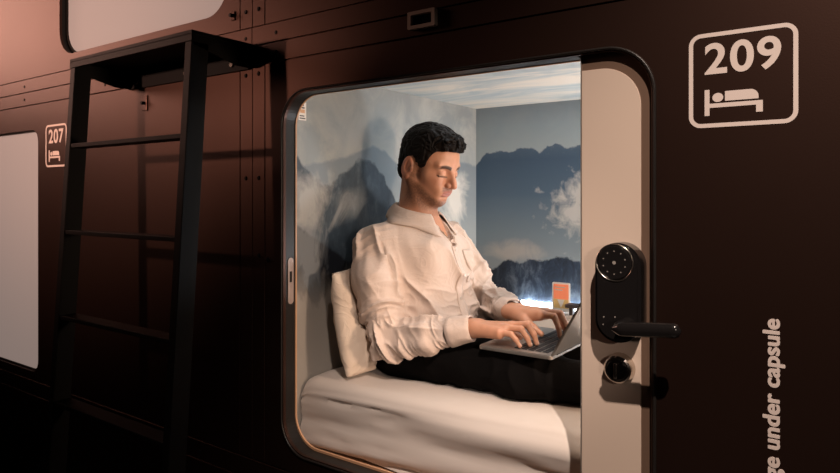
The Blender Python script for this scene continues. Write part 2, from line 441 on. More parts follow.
# rubber bead around the opening, sill reveal comes from the wall thickness itself
loop = rrect(OX0 - 0.006, OX1 + 0.006, OZ0 - 0.006, OZ1 + 0.006, OR + 0.006, 14)
bm = bmesh.new(); tube(bm, [(x, -0.001, z) for x, z in loop], 0.0032, 8, closed=True)
bead = struct('trim_14', bm, M['gasket'], smooth=True)
loopu = rrect(-2.530 - 0.004, -1.530 + 0.004, 1.682 - 0.004, 2.624, 0.104, 10)
bm = bmesh.new(); ring(bm, loopu, rrect(-2.530, -1.530, 1.682, 2.62, 0.10, 10), 0.0096, 0.040); struct('trim_15', bm, M['gasket'])
bm = bmesh.new(); ring(bm, rrect(-3.68, -2.695, 0.438, 1.424, 0.06, 8), rrect(-3.67, -2.705, 0.448, 1.414, 0.05, 8), 0.0096, 0.040); struct('trim_19', bm, M['gasket'])
# inner liner lip behind the wall
bm = bmesh.new()
ring_split(bm, rrect(OX0 - 0.03, OX1 + 0.03, OZ0 - 0.02, OZ1 + 0.03, OR + 0.02, 14), rrect(OX0 + 0.003, OX1 - 0.001, OZ0 + 0.006, OZ1 - 0.002, OR - 0.004, 14), 0.0424, 0.0475)
def cut_right(bm, xc=-0.475):
    bmesh.ops.delete(bm, geom=[f for f in bm.faces if f.calc_center_median().x > xc], context='FACES')
cut_right(bm); struct('trim_16', bm, M['lip'])
bm = bmesh.new()
ring_split(bm, rrect(OX0 - 0.012, OX1 + 0.012, OZ0 - 0.012, OZ1 + 0.012, OR + 0.012, 14), rrect(OX0, OX1, OZ0, OZ1, OR, 14), 0.0096, 0.0423)
cut_right(bm); struct('trim_18', bm, M['gasket'])

# windows with lowered beige blinds
for nm, (a, b, c, d, r_) in (('window_1', (-3.67, -2.705, 0.448, 1.414, 0.05)), ('window_2', (-2.530, -1.530, 1.682, 2.62, 0.10))):
    w = empty(nm, ((a + b) / 2, 0.03, c)); w['kind'] = 'structure'; YB = 0.030 if nm == 'window_2' else 0.014
    bm = bmesh.new(); plate(bm, rrect(a + 0.006, b - 0.006, c + 0.006, d - 0.006, r_, 8), [], YB, YB + 0.006)
    o = link('blind', bm, M['blind']); o.parent = w; o.matrix_parent_inverse = Matrix.Translation(w.location).inverted()
    bm = bmesh.new(); ring(bm, rrect(a + 0.0005, b - 0.0005, c + 0.0005, d - 0.0005, r_, 8), rrect(a + 0.007, b - 0.007, c + 0.007, d - 0.007, r_, 8), YB - 0.004, YB + 0.008)
    o = link('window_frame', bm, M['gasket']); o.parent = w; o.matrix_parent_inverse = Matrix.Translation(w.location).inverted()

bm = bmesh.new(); box(bm, -5, 2.4, -2.4, 1.3, -0.05, 0.0); struct('floor', bm, M['floor'])

# ------------------------------------------------------------------ capsule shell (209)
LX, RX, BY, CZ = -1.344, 0.68, 1.10, 1.510
def slab(nm, m, *a):
    bm = bmesh.new(); box(bm, *a); return struct(nm, bm, m)
slab('wall_left', M['mural_left'], LX - 0.03, LX, 0.050, BY, 0.44, CZ)
slab('wall_back', M['mural_back'], LX - 0.03, RX + 0.03, BY, BY + 0.03, 0.44, CZ)
slab('wall_right', M['mural_left'], RX, RX + 0.03, 0.050, BY, 0.44, CZ)
slab('ceiling', M['mural_ceiling'], LX - 0.03, RX + 0.03, 0.050, BY + 0.03, CZ, CZ + 0.03)
slab('trim_17', M['lip'], LX - 0.03, RX + 0.03, 0.050, BY + 0.03, 0.40, 0.44)

# ------------------------------------------------------------------ sliding door leaf with lock
DX0 = -0.469
door = empty('door_1', (DX0, 0.02, OZ0)); door['kind'] = 'structure'


def kid(o, par):
    o.parent = par; o.matrix_parent_inverse = Matrix.Translation(par.location).inverted(); return o


bm = bmesh.new(); ring(bm, [(DX0, OZ0 - .02), (0.48, OZ0 - .02), (0.48, OZ1 + .03), (DX0, OZ1 + .03)],
                       [(DX0 + .0015, OZ0 - .005), (0.47, OZ0 - .005), (0.47, OZ1 + .015), (DX0 + .0015, OZ1 + .015)], 0.0105, 0.030)
kid(link('edge_strip', bm, M['alu']), door)
bm = bmesh.new(); plate(bm, [(DX0 + .0015, OZ0 - .005), (0.47, OZ0 - .005), (0.47, OZ1 + .015), (DX0 + .0015, OZ1 + .015)], [], 0.0135, 0.030)
kid(link('door_frame', bm, M['leaf_frame']), door)
bm = bmesh.new(); plate(bm, rrect(DX0 + .002, -0.3530, OZ0 + .0, 1.394, (0.075, 0.0, 0.0, 0.0), 14), [], 0.0105, 0.0135)
es = [e for e in bm.edges if all(abs(v.co.y - 0.0105) < 1e-6 for v in e.verts) and len(e.link_faces) == 2 and e.calc_face_angle(0) > 1.0]
bmesh.ops.bevel(bm, geom=es, offset=0.0012, segments=2, affect='EDGES')
kid(link('door_panel', bm, M['leaf']), door)

LXc, LZc, LYf = -0.385, 0.9725, -0.0285
bm = bmesh.new(); plate(bm, rrect(LXc - .0425, LXc + .0425, LZc - .0915, LZc + .0915, 0.042, 14), [], LYf, 0.0105)
es = [e for e in bm.edges if all(abs(v.co.y - LYf) < 1e-6 for v in e.verts) and len(e.link_faces) == 2 and e.calc_face_angle(0) > 1.0]
bmesh.ops.bevel(bm, geom=es, offset=0.006, segments=4, affect='EDGES')
lock = kid(auto(link('lock_body', bm, M['lock'])), door)
bm = bmesh.new(); n = 40
KX, KZ = LXc - 0.004, LZc + 0.0555
tube(bm, [(KX + 0.0335 * math.cos(2 * PI * k / n), LYf - 0.0006, KZ + 0.0335 * math.sin(2 * PI * k / n)) for k in range(n)], 0.0014, 8, closed=True)
kid(link('keypad_ring', bm, M['chrome'], smooth=True), door)
bm = bmesh.new(); disc_y(bm, KX, KZ, LYf - 0.0022, LYf + 0.003, 0.0305, bev=0.001); kid(link('keypad', bm, M['lock']), door)
for k in range(10):
    a = R(90 - 36 * k)
    bm = bmesh.new(); disc_y(bm, KX + 0.021 * math.cos(a), KZ + 0.021 * math.sin(a), LYf - 0.0027, LYf - 0.002, 0.0011, n=10)
    kid(link('key_dot', bm, M['dot']), door)
bm = bmesh.new(); disc_y(bm, KX, KZ, LYf - 0.0027, LYf - 0.002, 0.0032, n=16); kid(link('key_dot', bm, M['dot']), door)
for dx, dz in ((-0.024, -0.046), (-0.003, -0.044), (-0.025, -0.060), (-0.004, -0.061)):
    bm = bmesh.new(); disc_y(bm, LXc + dx, LZc + dz, LYf - 0.0006, LYf + 0.002, 0.0014, n=10); kid(link('key_dot', bm, M['dot']), door)
# lever handle
HZ = 0.917
bm = bmesh.new(); disc_y(bm, LXc + 0.020, HZ, -0.070, LYf + 0.002, 0.0135, bev=0.003); kid(auto(link('lever_boss', bm, M['lock'])), door)
bm = bmesh.new()
pts = []; rad = []
for i in range(25):
    t = i / 24; x = LXc + 0.008 + 0.115 * t
    pts.append((x, -0.074, HZ - 0.001 + 0.010 * t)); rad.append(0.0150 * min(1, (0.35 + 6 * t)) * (1 if t < 0.9 else math.sqrt(max(0.02, 1 - ((t - 0.9) / 0.1) ** 2))))
tube(bm, pts, rad, 18, flat=(0.62, 0.85)); kid(auto(link('lever_handle', bm, M['lock'])), door)
# thumb turn below
bm = bmesh.new(); disc_y(bm, -0.391, 0.827, -0.010, 0.0105, 0.0255, 0.0285, 32, 0.003); kid(auto(link('thumb_turn_ring', bm, M['chrome'])), door)
bm = bmesh.new(); disc_y(bm, -0.391, 0.827, -0.0115, -0.009, 0.019, n=28, bev=0.001); kid(auto(link('thumb_turn_disc', bm, M['lock'])), door)
bm = bmesh.new(); box(bm, -0.3945, -0.3875, -0.021, -0.011, 0.813, 0.841, 0.002); kid(link('thumb_turn', bm, M['chrome']), door)
# strike plate on the left jamb
sp = empty('strike_plate', (-1.2978, 0.028, 0.918))
bm = bmesh.new()
pl = rrect(0.016, 0.036, 0.856, 0.982, 0.0098, 8); inn = rrect(0.0215, 0.0305, 0.915, 0.945, 0.002, 8)
plate(bm, pl, [inn[::-1]], 0, 0.0018)
for v in bm.verts: v.co = Vector((-1.2978 + (0.0018 - v.co.y), v.co.x, v.co.z))
bmesh.ops.recalc_face_normals(bm, faces=bm.faces[:])
kid(link('plate', bm, M['strike']), sp)
for z in (0.868, 0.970, 0.905):
    bm = bmesh.new(); disc_y(bm, 0.026, z, 0, 0.0022, 0.0035, n=12)
    for v in bm.verts: v.co = Vector((-1.2978 + v.co.y, v.co.x, v.co.z))
    bmesh.ops.recalc_face_normals(bm, faces=bm.faces[:])
    kid(link('screw', bm, M['strike']), sp)
tag(sp, 'slim rounded metal strike plate with a slot on the left door jamb', 'strike plate')

# small metal frame on the rails
cf = empty('card_frame', (-0.8345, -0.0018, 1.5495))
bm = bmesh.new(); ring(bm, rrect(-0.872, -0.797, 1.5295, 1.5695, 0.003, 3), rrect(-0.863, -0.806, 1.5375, 1.5615, 0.002, 3), -0.014, -0.0016)
M['frame_paint'] = mat('pale_metal', (0.55, 0.45, 0.38), 0.4, 0.2)
kid(link('frame', bm, M['frame_paint']), cf)
bm = bmesh.new(); plate(bm, rrect(-0.863, -0.806, 1.5375, 1.5615, 0.002, 3), [], -0.004, -0.0016); kid(link('insert', bm, M['lock']), cf)
tag(cf, 'small empty metal label frame on the dark rail above the open capsule', 'label frame')

# ------------------------------------------------------------------ number signs and lettering


def bed_icon(bm, x, z, w, h, y0, y1):
    """bed pictogram, lower left at x,z"""
    t = h * 0.16
    plate(bm, rrect(x, x + t * 1.1, z, z + h, 0.0006, 2), [], y0, y1)
    plate(bm, rrect(x + t * 1.11, x + w, z + h * 0.30, z + h * 0.46, 0.0003, 2), [], y0, y1)
    plate(bm, rrect(x + w - t * 1.4, x + w, z + h * 0.03, z + h * 0.299, 0.0006, 2), [], y0, y1)
    cx, cz, r = x + w * 0.235, z + h * 0.68, h * 0.175
    plate(bm, [(cx + r * 1.1 * math.cos(2 * PI * k / 20), cz + r * math.sin(2 * PI * k / 20)) for k in range(20)], [], y0, y1)
    plate(bm, rrect(x + w * 0.36, x + w * 0.93, z + h * 0.53, z + h * 0.90, (h * 0.28, 0.001, 0.0003, 0.0003), 6), [], y0, y1)


def number_sign(txt, x0, z0, w, h, label):
    s = empty('number_sign', (x0 + w / 2, 0, z0))
    bm = bmesh.new(); r = 0.020
    ring(bm, rrect(x0, x0 + w, z0, z0 + h, r, 8), rrect(x0 + .007, x0 + w - .007, z0 + .007, z0 + h - .007, r - .007, 8), -0.0008, -0.0001)
    kid(link('border', bm, M['decal']), s)
    t = text_mesh(txt, 0.0745, 0.0004, 0.0016, 1.08)
    xs = [v.co.x for v in t.verts]; ys = [v.co.y for v in t.verts]
    tw, th = max(xs) - min(xs), max(ys) - min(ys); x_, y_ = min(xs), min(ys)
    W_, H_ = w * 0.70, h * 0.335
    for v in t.verts:
        v.co = Vector((x0 + w * 0.155 + (v.co.x - x_) / tw * W_, -0.0005 - v.co.z, z0 + h * 0.555 + (v.co.y - y_) / th * H_))
    bmesh.ops.recalc_face_normals(t, faces=t.faces[:])
    kid(link('number', t, M['decal']), s)
    bm = bmesh.new(); bed_icon(bm, x0 + w * 0.155, z0 + h * 0.125, w * 0.54, h * 0.275, -0.0008, -0.0001)
    kid(link('bed_icon', bm, M['decal']), s)
    tag(s, label, 'sign', 'capsule number signs')


number_sign('209', -0.2665, 1.268, 0.166, 0.163, 'pale 209 number sign with bed pictogram right of the open capsule')
number_sign('207', -2.640, 1.262, 0.166, 0.163, 'pale 207 number sign with bed pictogram behind the ladder')
t = text_mesh('ge under capsule', 0.03, 0.0004, 0.0, 1.03)
_src = t.copy()
for _k in range(12):
    _dx, _dy = 0.0011 * math.cos(_k * PI / 6), 0.0009 * math.sin(_k * PI / 6)
    _n = len(t.verts); _m = bpy.data.meshes.new('tmp'); _src.to_mesh(_m); t.from_mesh(_m); bpy.data.meshes.remove(_m); t.verts.ensure_lookup_table()
    for _v in t.verts[_n:]: _v.co.x += _dx; _v.co.y += _dy; _v.co.z += (_k + 1) * 0.000012
_src.free()
xs = [v.co.x for v in t.verts]; x_ = max(xs); tw = max(xs) - min(xs)
ys = [v.co.y for v in t.verts]
LEN = 0.262
for v in t.verts:
    # reading upward: text x -> world z, text y -> world -x
    v.co = Vector((-0.1275 - v.co.y * 1.13, -0.0005 - v.co.z, 0.949 - (x_ - v.co.x) / tw * LEN))
bmesh.ops.recalc_face_normals(t, faces=t.faces[:])
tag(link('wall_lettering', t, M['decal']), 'pale vertical lettering reading ge under capsule on the dark wall', 'lettering')

# warning sticker inside, on the left mural
st = empty('warning_sticker', (LX, 0.11, 1.375))
def yplate(x, y0, y1, z0, z1, m, nm, par):
    bm = bmesh.new(); box(bm, x, x + 0.0006, y0, y1, z0, z1); return kid(link(nm, bm, m), par)
yplate(LX + 0.0001, 0.100, 0.130, 1.368, 1.420, M['white'], 'backing', st)
for i, (a, b, c, d, m_) in enumerate([(0.106, 0.124, 1.389, 1.399, 'sticker_orange'), (0.107, 0.123, 1.402, 1.406, 'key'), (0.104, 0.126, 1.372, 1.375, 'key'), (0.110, 0.120, 1.409, 1.417, 'key'), (0.104, 0.122, 1.379, 1.382, 'key')]):
    yplate(LX + 0.0007, a, b, c, d, M[m_], 'print_mark', st)
tag(st, 'tiny white warning sticker with orange print at top of the left mural wall', 'sticker')

# ------------------------------------------------------------------ ladder
lad = empty('ladder', (-1.735, -0.2, 0.0))
def fy(z): return -0.193 - 0.066 * (1.575 - z) / 1.05
def slant(bm, x0, x1, z0, z1, dep):
    vs = [bm.verts.new(p) for p in [(x0, fy(z0), z0), (x1, fy(z0), z0), (x1, fy(z0) + dep, z0), (x0, fy(z0) + dep, z0), (x0, fy(z1), z1), (x1, fy(z1), z1), (x1, fy(z1) + dep, z1), (x0, fy(z1) + dep, z1)]]
    fs = [bm.faces.new([vs[i] for i in f]) for f in [(0, 3, 2, 1), (4, 5, 6, 7), (0, 1, 5, 4), (1, 2, 6, 5), (2, 3, 7, 6), (3, 0, 4, 7)]]
    bmesh.ops.bevel(bm, geom=list({e for f in fs for e in f.edges}), offset=0.0015, segments=2, affect='EDGES')
for (a, b) in ((-2.046, -2.018), (-1.452, -1.424)):
    bm = bmesh.new(); slant(bm, a, b, 0.0, 1.548, 0.052); kid(link('rail', bm, M['black']), lad)
for z in (1.308, 1.043, 0.785, 0.528):
    bm = bmesh.new(); box(bm, -2.0178, -1.4522, fy(z) + 0.002, fy(z) + 0.050, z - 0.010, z + 0.003, 0.0015); kid(link('rung', bm, M['black']), lad)
bm = bmesh.new(); box(bm, -2.048, -1.422, -0.196, -0.002, 1.566, 1.576, 0.0012); kid(link('top_plate', bm, M['black']), lad)
bm = bmesh.new(); box(bm, -2.048, -1.422, -0.196, -0.188, 1.548, 1.566, 0.001); kid(link('front_skirt', bm, M['black']), lad)
for x in (-2.046, -1.430):
    bm = bmesh.new()
    vs0 = [(-0.188, 1.566), (-0.002, 1.566), (-0.002, 1.508), (-0.05, 1.508), (-0.188, 1.540)]
    a = [bm.verts.new((x, y, z)) for y, z in vs0]; b = [bm.verts.new((x + 0.006, y, z)) for y, z in vs0]
    bm.faces.new(a); bm.faces.new(b[::-1])
    for i in range(5): bm.faces.new((a[i], b[i], b[(i + 1) % 5], a[(i + 1) % 5]))
    bmesh.ops.recalc_face_normals(bm, faces=bm.faces[:]); kid(link('side_gusset', bm, M['black']), lad)
bm = bmesh.new(); box(bm, -2.04, -1.43, -0.008, -0.002, 1.505, 1.566, 0.001); kid(link('wall_bracket', bm, M['black']), lad)
for x in (-1.98, -1.72, -1.50):
    bm = bmesh.new(); disc_y(bm, x, 1.525, -0.014, -0.008, 0.0075, n=12, bev=0.001); kid(link('bolt', bm, M['chrome']), lad)
tag(lad, 'black steel ladder with flat rungs and top step leaning at the capsule wall', 'ladder')
# small latch beside the ladder, and the black knob by the upper window
for nm, (x, z, w, h), lb, ct in (('hook_plate', (-1.955, 1.455, 0.030, 0.05), 'small dark plate with knob on the wall behind the ladder left rail', 'hook'),
                                ('stop_knob', (-1.505, 1.668, 0.018, 0.026), 'small black stop knob beside the corner of the upper window', 'knob')):
    e = empty(nm, (x, 0, z))
    bm = bmesh.new(); box(bm, x - w / 2, x + w / 2, -0.004, -0.0004, z - h / 2, z + h / 2, 0.001); kid(link('base_plate', bm, M['paint']), e)
    bm = bmesh.new(); disc_y(bm, x, z, -0.014, -0.004, 0.006, 0.005, 16, 0.001); kid(link('knob', bm, M['black']), e)
    tag(e, lb, ct)

# ------------------------------------------------------------------ value noise (numpy)
rng = np.random.RandomState(7); TAB = rng.rand(64, 64, 64).astype(np.float32)


def vnoise(P):
    P = np.asarray(P, np.float32); i = np.floor(P).astype(int); f = P - i; f = f * f * (3 - 2 * f); i &= 63; j = (i + 1) & 63
    r = 0
    for a in (0, 1):
        X = j[..., 0] if a else i[..., 0]; wa = f[..., 0] if a else 1 - f[..., 0]
        for b in (0, 1):
            Y = j[..., 1] if b else i[..., 1]; wb = f[..., 1] if b else 1 - f[..., 1]
            for c in (0, 1):
                Z = j[..., 2] if c else i[..., 2]; wc = f[..., 2] if c else 1 - f[..., 2]
                r = r + TAB[X, Y, Z] * wa * wb * wc
    return r


# ------------------------------------------------------------------ mattress with fitted sheet
def mattress():
    bm = bmesh.new()
    x0, x1 = LX + 0.004, RX - 0.004; yf, yb = 0.094, BY - 0.004; zt, zb = 0.640, 0.446
    prof = []
    for i in range(14): prof.append((yf, zb + (zt - 0.055 - zb) * i / 13, 1.0))
    for i in range(1, 15):
        a = R(90 * i / 14); prof.append((yf + 0.065 * (1 - math.cos(a)), zt - 0.055 + 0.055 * math.sin(a), 1 - 0.6 * i / 14))
    for i in range(1, 40): prof.append((yf + 0.065 + (yb - yf - 0.065) * i / 39, zt, 0.35))
    nx = 360; V = []
    xs = np.linspace(x0, x1, nx); pr = np.array(prof)
    X, S = np.meshgrid(xs, np.arange(len(pr)), indexing='ij')
    Y = pr[S, 0]; Z = pr[S, 1].copy(); Wt = pr[S, 2]
    # long tension folds running along the front, sloping down to the right
    u = Z - 0.10 * np.sin((X + 1.34) * 1.1) + (X + 1.3) * 0.05
    n1 = vnoise(np.stack([X * 1.6 + 10, u * 22 + 5, X * 0 + 1.5], -1)); n2 = vnoise(np.stack([X * 2.5 + 3, u * 55, X * 0 + 7.5], -1))
    fold = (1 - np.abs(2 * n1 - 1)) ** 2.5 * 0.022 + (1 - np.abs(2 * n2 - 1)) ** 3 * 0.008
    top = vnoise(np.stack([X * 7, Y * 9, X * 0 + 3.3], -1)) * 0.008
    infront = np.clip((0.66 - Z) / 0.02, 0, 1)
    fade = np.clip((Y - yf) / 0.10, 0, 1)
    nyd = np.where(S < 14, 1.0, np.clip(1 - (S - 13) / 14.0, 0, 1))
    Y = Y + fold * nyd * 0.9 - 0.004
    Z = Z - fold * (1 - nyd) * np.clip(1 - (Y - yf - 0.04) / 0.08, 0, 1) * 0.35 + (top - 0.004) * (1 - nyd)
    # hollow where the person sits, gentle crown elsewhere
    Z -= (1 - nyd) * 0.020 * np.exp(-((X + 1.12) / 0.22) ** 2 - ((Y - 0.43) / 0.22) ** 2)
    Z -= (1 - nyd) * 0.012 * np.clip((Y - 0.2) / 0.1, 0, 1) * np.clip((X + 1.0) / 0.2, 0, 1)
    # rounded left end
    e = np.clip(1 - (X - x0) / 0.05, 0, 1); Z -= np.where(S > 13, 1, 0) * 0.02 * (1 - np.sqrt(np.clip(1 - e * e, 0, 1)))
    G = [[bm.verts.new((X[i, j], Y[i, j], Z[i, j])) for j in range(len(pr))] for i in range(nx)]
    for i in range(nx - 1):
        for j in range(len(pr) - 1): bm.faces.new((G[i][j], G[i + 1][j], G[i + 1][j + 1], G[i][j + 1]))
    for i in (0, nx - 1):
        b1 = bm.verts.new((xs[i], yb, zb)); f = G[i] + [b1]; bm.faces.new(f if i == 0 else f[::-1])
    bmesh.ops.recalc_face_normals(bm, faces=bm.faces[:])
    o = auto(link('mattress', bm, M['sheet']), 60)
    tag(o, 'thick mattress in a creased off white fitted sheet filling the open capsule', 'mattress')


mattress()

# ------------------------------------------------------------------ signed distance field modelling


class SDF:
    def __init__(s, lo, hi, h):
        s.lo = np.array(lo, float); s.h = h
        s.n = np.ceil((np.array(hi) - s.lo) / h).astype(int) + 1
        s.D = np.full(s.n, 0.08, np.float32)

    def sub_(s, lo, hi, m):
        a = np.clip(np.floor((np.array(lo) - m - s.lo) / s.h).astype(int), 0, s.n); b = np.clip(np.ceil((np.array(hi) + m - s.lo) / s.h).astype(int) + 1, 0, s.n)
        sl = tuple(slice(int(p), int(q)) for p, q in zip(a, b))
        ax = [(s.lo[i] + np.arange(a[i], b[i]) * s.h).astype(np.float32) for i in range(3)]
        return sl, np.meshgrid(*ax, indexing='ij', sparse=True)

    def comb(s, sl, d, k, op):
        D = s.D[sl]
        if D.size == 0: return
        if op == 'sub':
            q = -d
            if k > 0:
                hh = np.maximum(k - np.abs(D - q), 0) / k; r = np.maximum(D, q) + hh * hh * k * 0.25
            else: r = np.maximum(D, q)
        else:
            if k > 0:
                hh = np.maximum(k - np.abs(D - d), 0) / k; r = np.minimum(D, d) - hh * hh * k * 0.25
            else: r = np.minimum(D, d)
        s.D[sl] = r

    def cone(s, a, b, r1, r2, k=0.01, op='add', sq=None):
        a = np.array(a, float); b = np.array(b, float); rm = max(r1, r2)
        sl, (X, Y, Z) = s.sub_(np.minimum(a, b) - rm, np.maximum(a, b) + rm, k + 3 * s.h)
        ab = b - a; L = max(float(ab @ ab), 1e-12)
        t = np.clip(((X - a[0]) * ab[0] + (Y - a[1]) * ab[1] + (Z - a[2]) * ab[2]) / L, 0, 1)
        d = np.sqrt((X - a[0] - t * ab[0]) ** 2 + (Y - a[1] - t * ab[1]) ** 2 + (Z - a[2] - t * ab[2]) ** 2) - (r1 + (r2 - r1) * t)
        s.comb(sl, d.astype(np.float32), k, op)

    def ell(s, c, r, k=0.01, op='add', Rm=None):
        c = np.array(c, float); r = np.array(r, float); rm = max(r)
        Rm = np.eye(3) if Rm is None else np.array(Rm)          # rows = local axes in world
        sl, (X, Y, Z) = s.sub_(c - rm, c + rm, k + 3 * s.h)
        q = [Rm[i, 0] * (X - c[0]) + Rm[i, 1] * (Y - c[1]) + Rm[i, 2] * (Z - c[2]) for i in range(3)]
        k0 = np.sqrt((q[0] / r[0]) ** 2 + (q[1] / r[1]) ** 2 + (q[2] / r[2]) ** 2)
        k1 = np.sqrt((q[0] / r[0] ** 2) ** 2 + (q[1] / r[1] ** 2) ** 2 + (q[2] / r[2] ** 2) ** 2)
        d = k0 * (k0 - 1) / np.maximum(k1, 1e-6)
        s.comb(sl, d.astype(np.float32), k, op)

    def chain(s, pts, rad, k=0.008):
        for i in range(len(pts) - 1): s.cone(pts[i], pts[i + 1], rad[i], rad[i + 1], k)

    def plane(s, p, nrm, lo, hi, k=0.0):
        """cut away the side the normal points to, within a box"""
        sl, (X, Y, Z) = s.sub_(lo, hi, 0); nrm = np.array(nrm, float); nrm /= np.linalg.norm(nrm)
        d = (X - p[0]) * nrm[0] + (Y - p[1]) * nrm[1] + (Z - p[2]) * nrm[2]
        D = s.D[sl]
        if k > 0:
            hh = np.maximum(k - np.abs(D - d), 0) / k; s.D[sl] = np.maximum(D, d) + hh * hh * k * 0.25
        else: s.D[sl] = np.maximum(D, d)

    def mesh(s):
        D = s.D; ins = D < 0
        c = ins[:-1, :-1, :-1].astype(np.int8)
        cnt = np.zeros(tuple(np.array(D.shape) - 1), np.int8)
        offs = [(i, j, k) for i in (0, 1) for j in (0, 1) for k in (0, 1)]
        nx, ny, nz = D.shape
        for o in offs: cnt += ins[o[0]:nx - 1 + o[0], o[1]:ny - 1 + o[1], o[2]:nz - 1 + o[2]]
        act = np.argwhere((cnt > 0) & (cnt < 8))
        vals = {o: D[act[:, 0] + o[0], act[:, 1] + o[1], act[:, 2] + o[2]] for o in offs}
        acc = np.zeros((len(act), 3)); num = np.zeros(len(act))
        for o in offs:
            for ax in range(3):
                if o[ax]: continue
                p = list(o); p[ax] = 1; p = tuple(p)
                a, b = vals[o], vals[p]; m = (a < 0) != (b < 0)
                t = np.where(m, a / np.where(m, a - b, 1), 0)
                pos = np.array(o, float)[None, :].repeat(len(act), 0); pos[:, ax] += t
                acc[m] += pos[m]; num[m] += 1
        V = s.lo + (act + acc / num[:, None]) * s.h
        idx = np.full(cnt.shape, -1, np.int32); idx[act[:, 0], act[:, 1], act[:, 2]] = np.arange(len(act))
        F = []
        for ax in range(3):
            u, v = (ax + 1) % 3, (ax + 2) % 3
            a = [slice(None)] * 3; b = [slice(None)] * 3; a[ax] = slice(0, -1); b[ax] = slice(1, None)
            A, B = ins[tuple(a)], ins[tuple(b)]
            for flip, m in ((0, A & ~B), (1, ~A & B)):
                e = np.argwhere(m); e = e[(e[:, u] > 0) & (e[:, v] > 0) & (e[:, u] < D.shape[u] - 1) & (e[:, v] < D.shape[v] - 1)]
                if not len(e): continue
                q = []
                for du, dv in ((1, 1), (0, 1), (0, 0), (1, 0)):
                    w = e.copy(); w[:, u] -= du; w[:, v] -= dv; q.append(idx[w[:, 0], w[:, 1], w[:, 2]])
                q = np.stack(q, 1); F.append(q[:, ::-1] if flip else q)
        return V, np.concatenate(F)


def np_mesh(name, V, F, m, parent=None, colors=None):
    me = bpy.data.meshes.new(name)
    me.vertices.add(len(V)); me.vertices.foreach_set('co', np.asarray(V, np.float32).ravel())
    me.loops.add(F.size); me.loops.foreach_set('vertex_index', F.astype(np.int32).ravel())
    me.polygons.add(len(F)); me.polygons.foreach_set('loop_start', np.arange(0, F.size, 4, dtype=np.int32))
    me.update(calc_edges=True); me.validate()
    me.polygons.foreach_set('use_smooth', np.ones(len(me.polygons), bool))
    if colors is not None:
        ca = me.color_attributes.new('tone', 'FLOAT_COLOR', 'POINT')
        ca.data.foreach_set('color', np.concatenate([colors, np.ones((len(V), 1))], 1).astype(np.float32).ravel())
    me.materials.append(m)
    o = bpy.data.objects.new(name, me); COL.objects.link(o)
    if parent: kid(o, parent)
    return o


def normals(V, F):
    a, b, c, d = (V[F[:, i]] for i in range(4)); n = np.cross(c - a, d - b)
    N = np.zeros_like(V)
    for i in range(4): np.add.at(N, F[:, i], n)
    return N / np.maximum(np.linalg.norm(N, axis=1, keepdims=True), 1e-12)


def smoothstep(a, b, x):
    t = np.clip((x - a) / (b - a), 0, 1); return t * t * (3 - 2 * t)


# ------------------------------------------------------------------ the person
person = empty('person', (-1.15, 0.43, 0.63))
tag(person, 'dark haired man in pale pink shirt and black trousers typing on a laptop', 'person')

# head frame
HC = np.array([-1.120, 0.440, 1.249]); pit = R(21); yaw = R(-3); rol = R(0)
Fv = np.array([math.cos(pit) * math.cos(yaw), math.cos(pit) * math.sin(yaw), -math.sin(pit)])
Sv = np.array([-math.sin(yaw), math.cos(yaw), 0.0]); Uv = np.cross(Fv, Sv)
RH = np.stack([Fv, Sv, Uv])


def hp(x, y, z): return HC + Fv * x + Sv * y + Uv * z


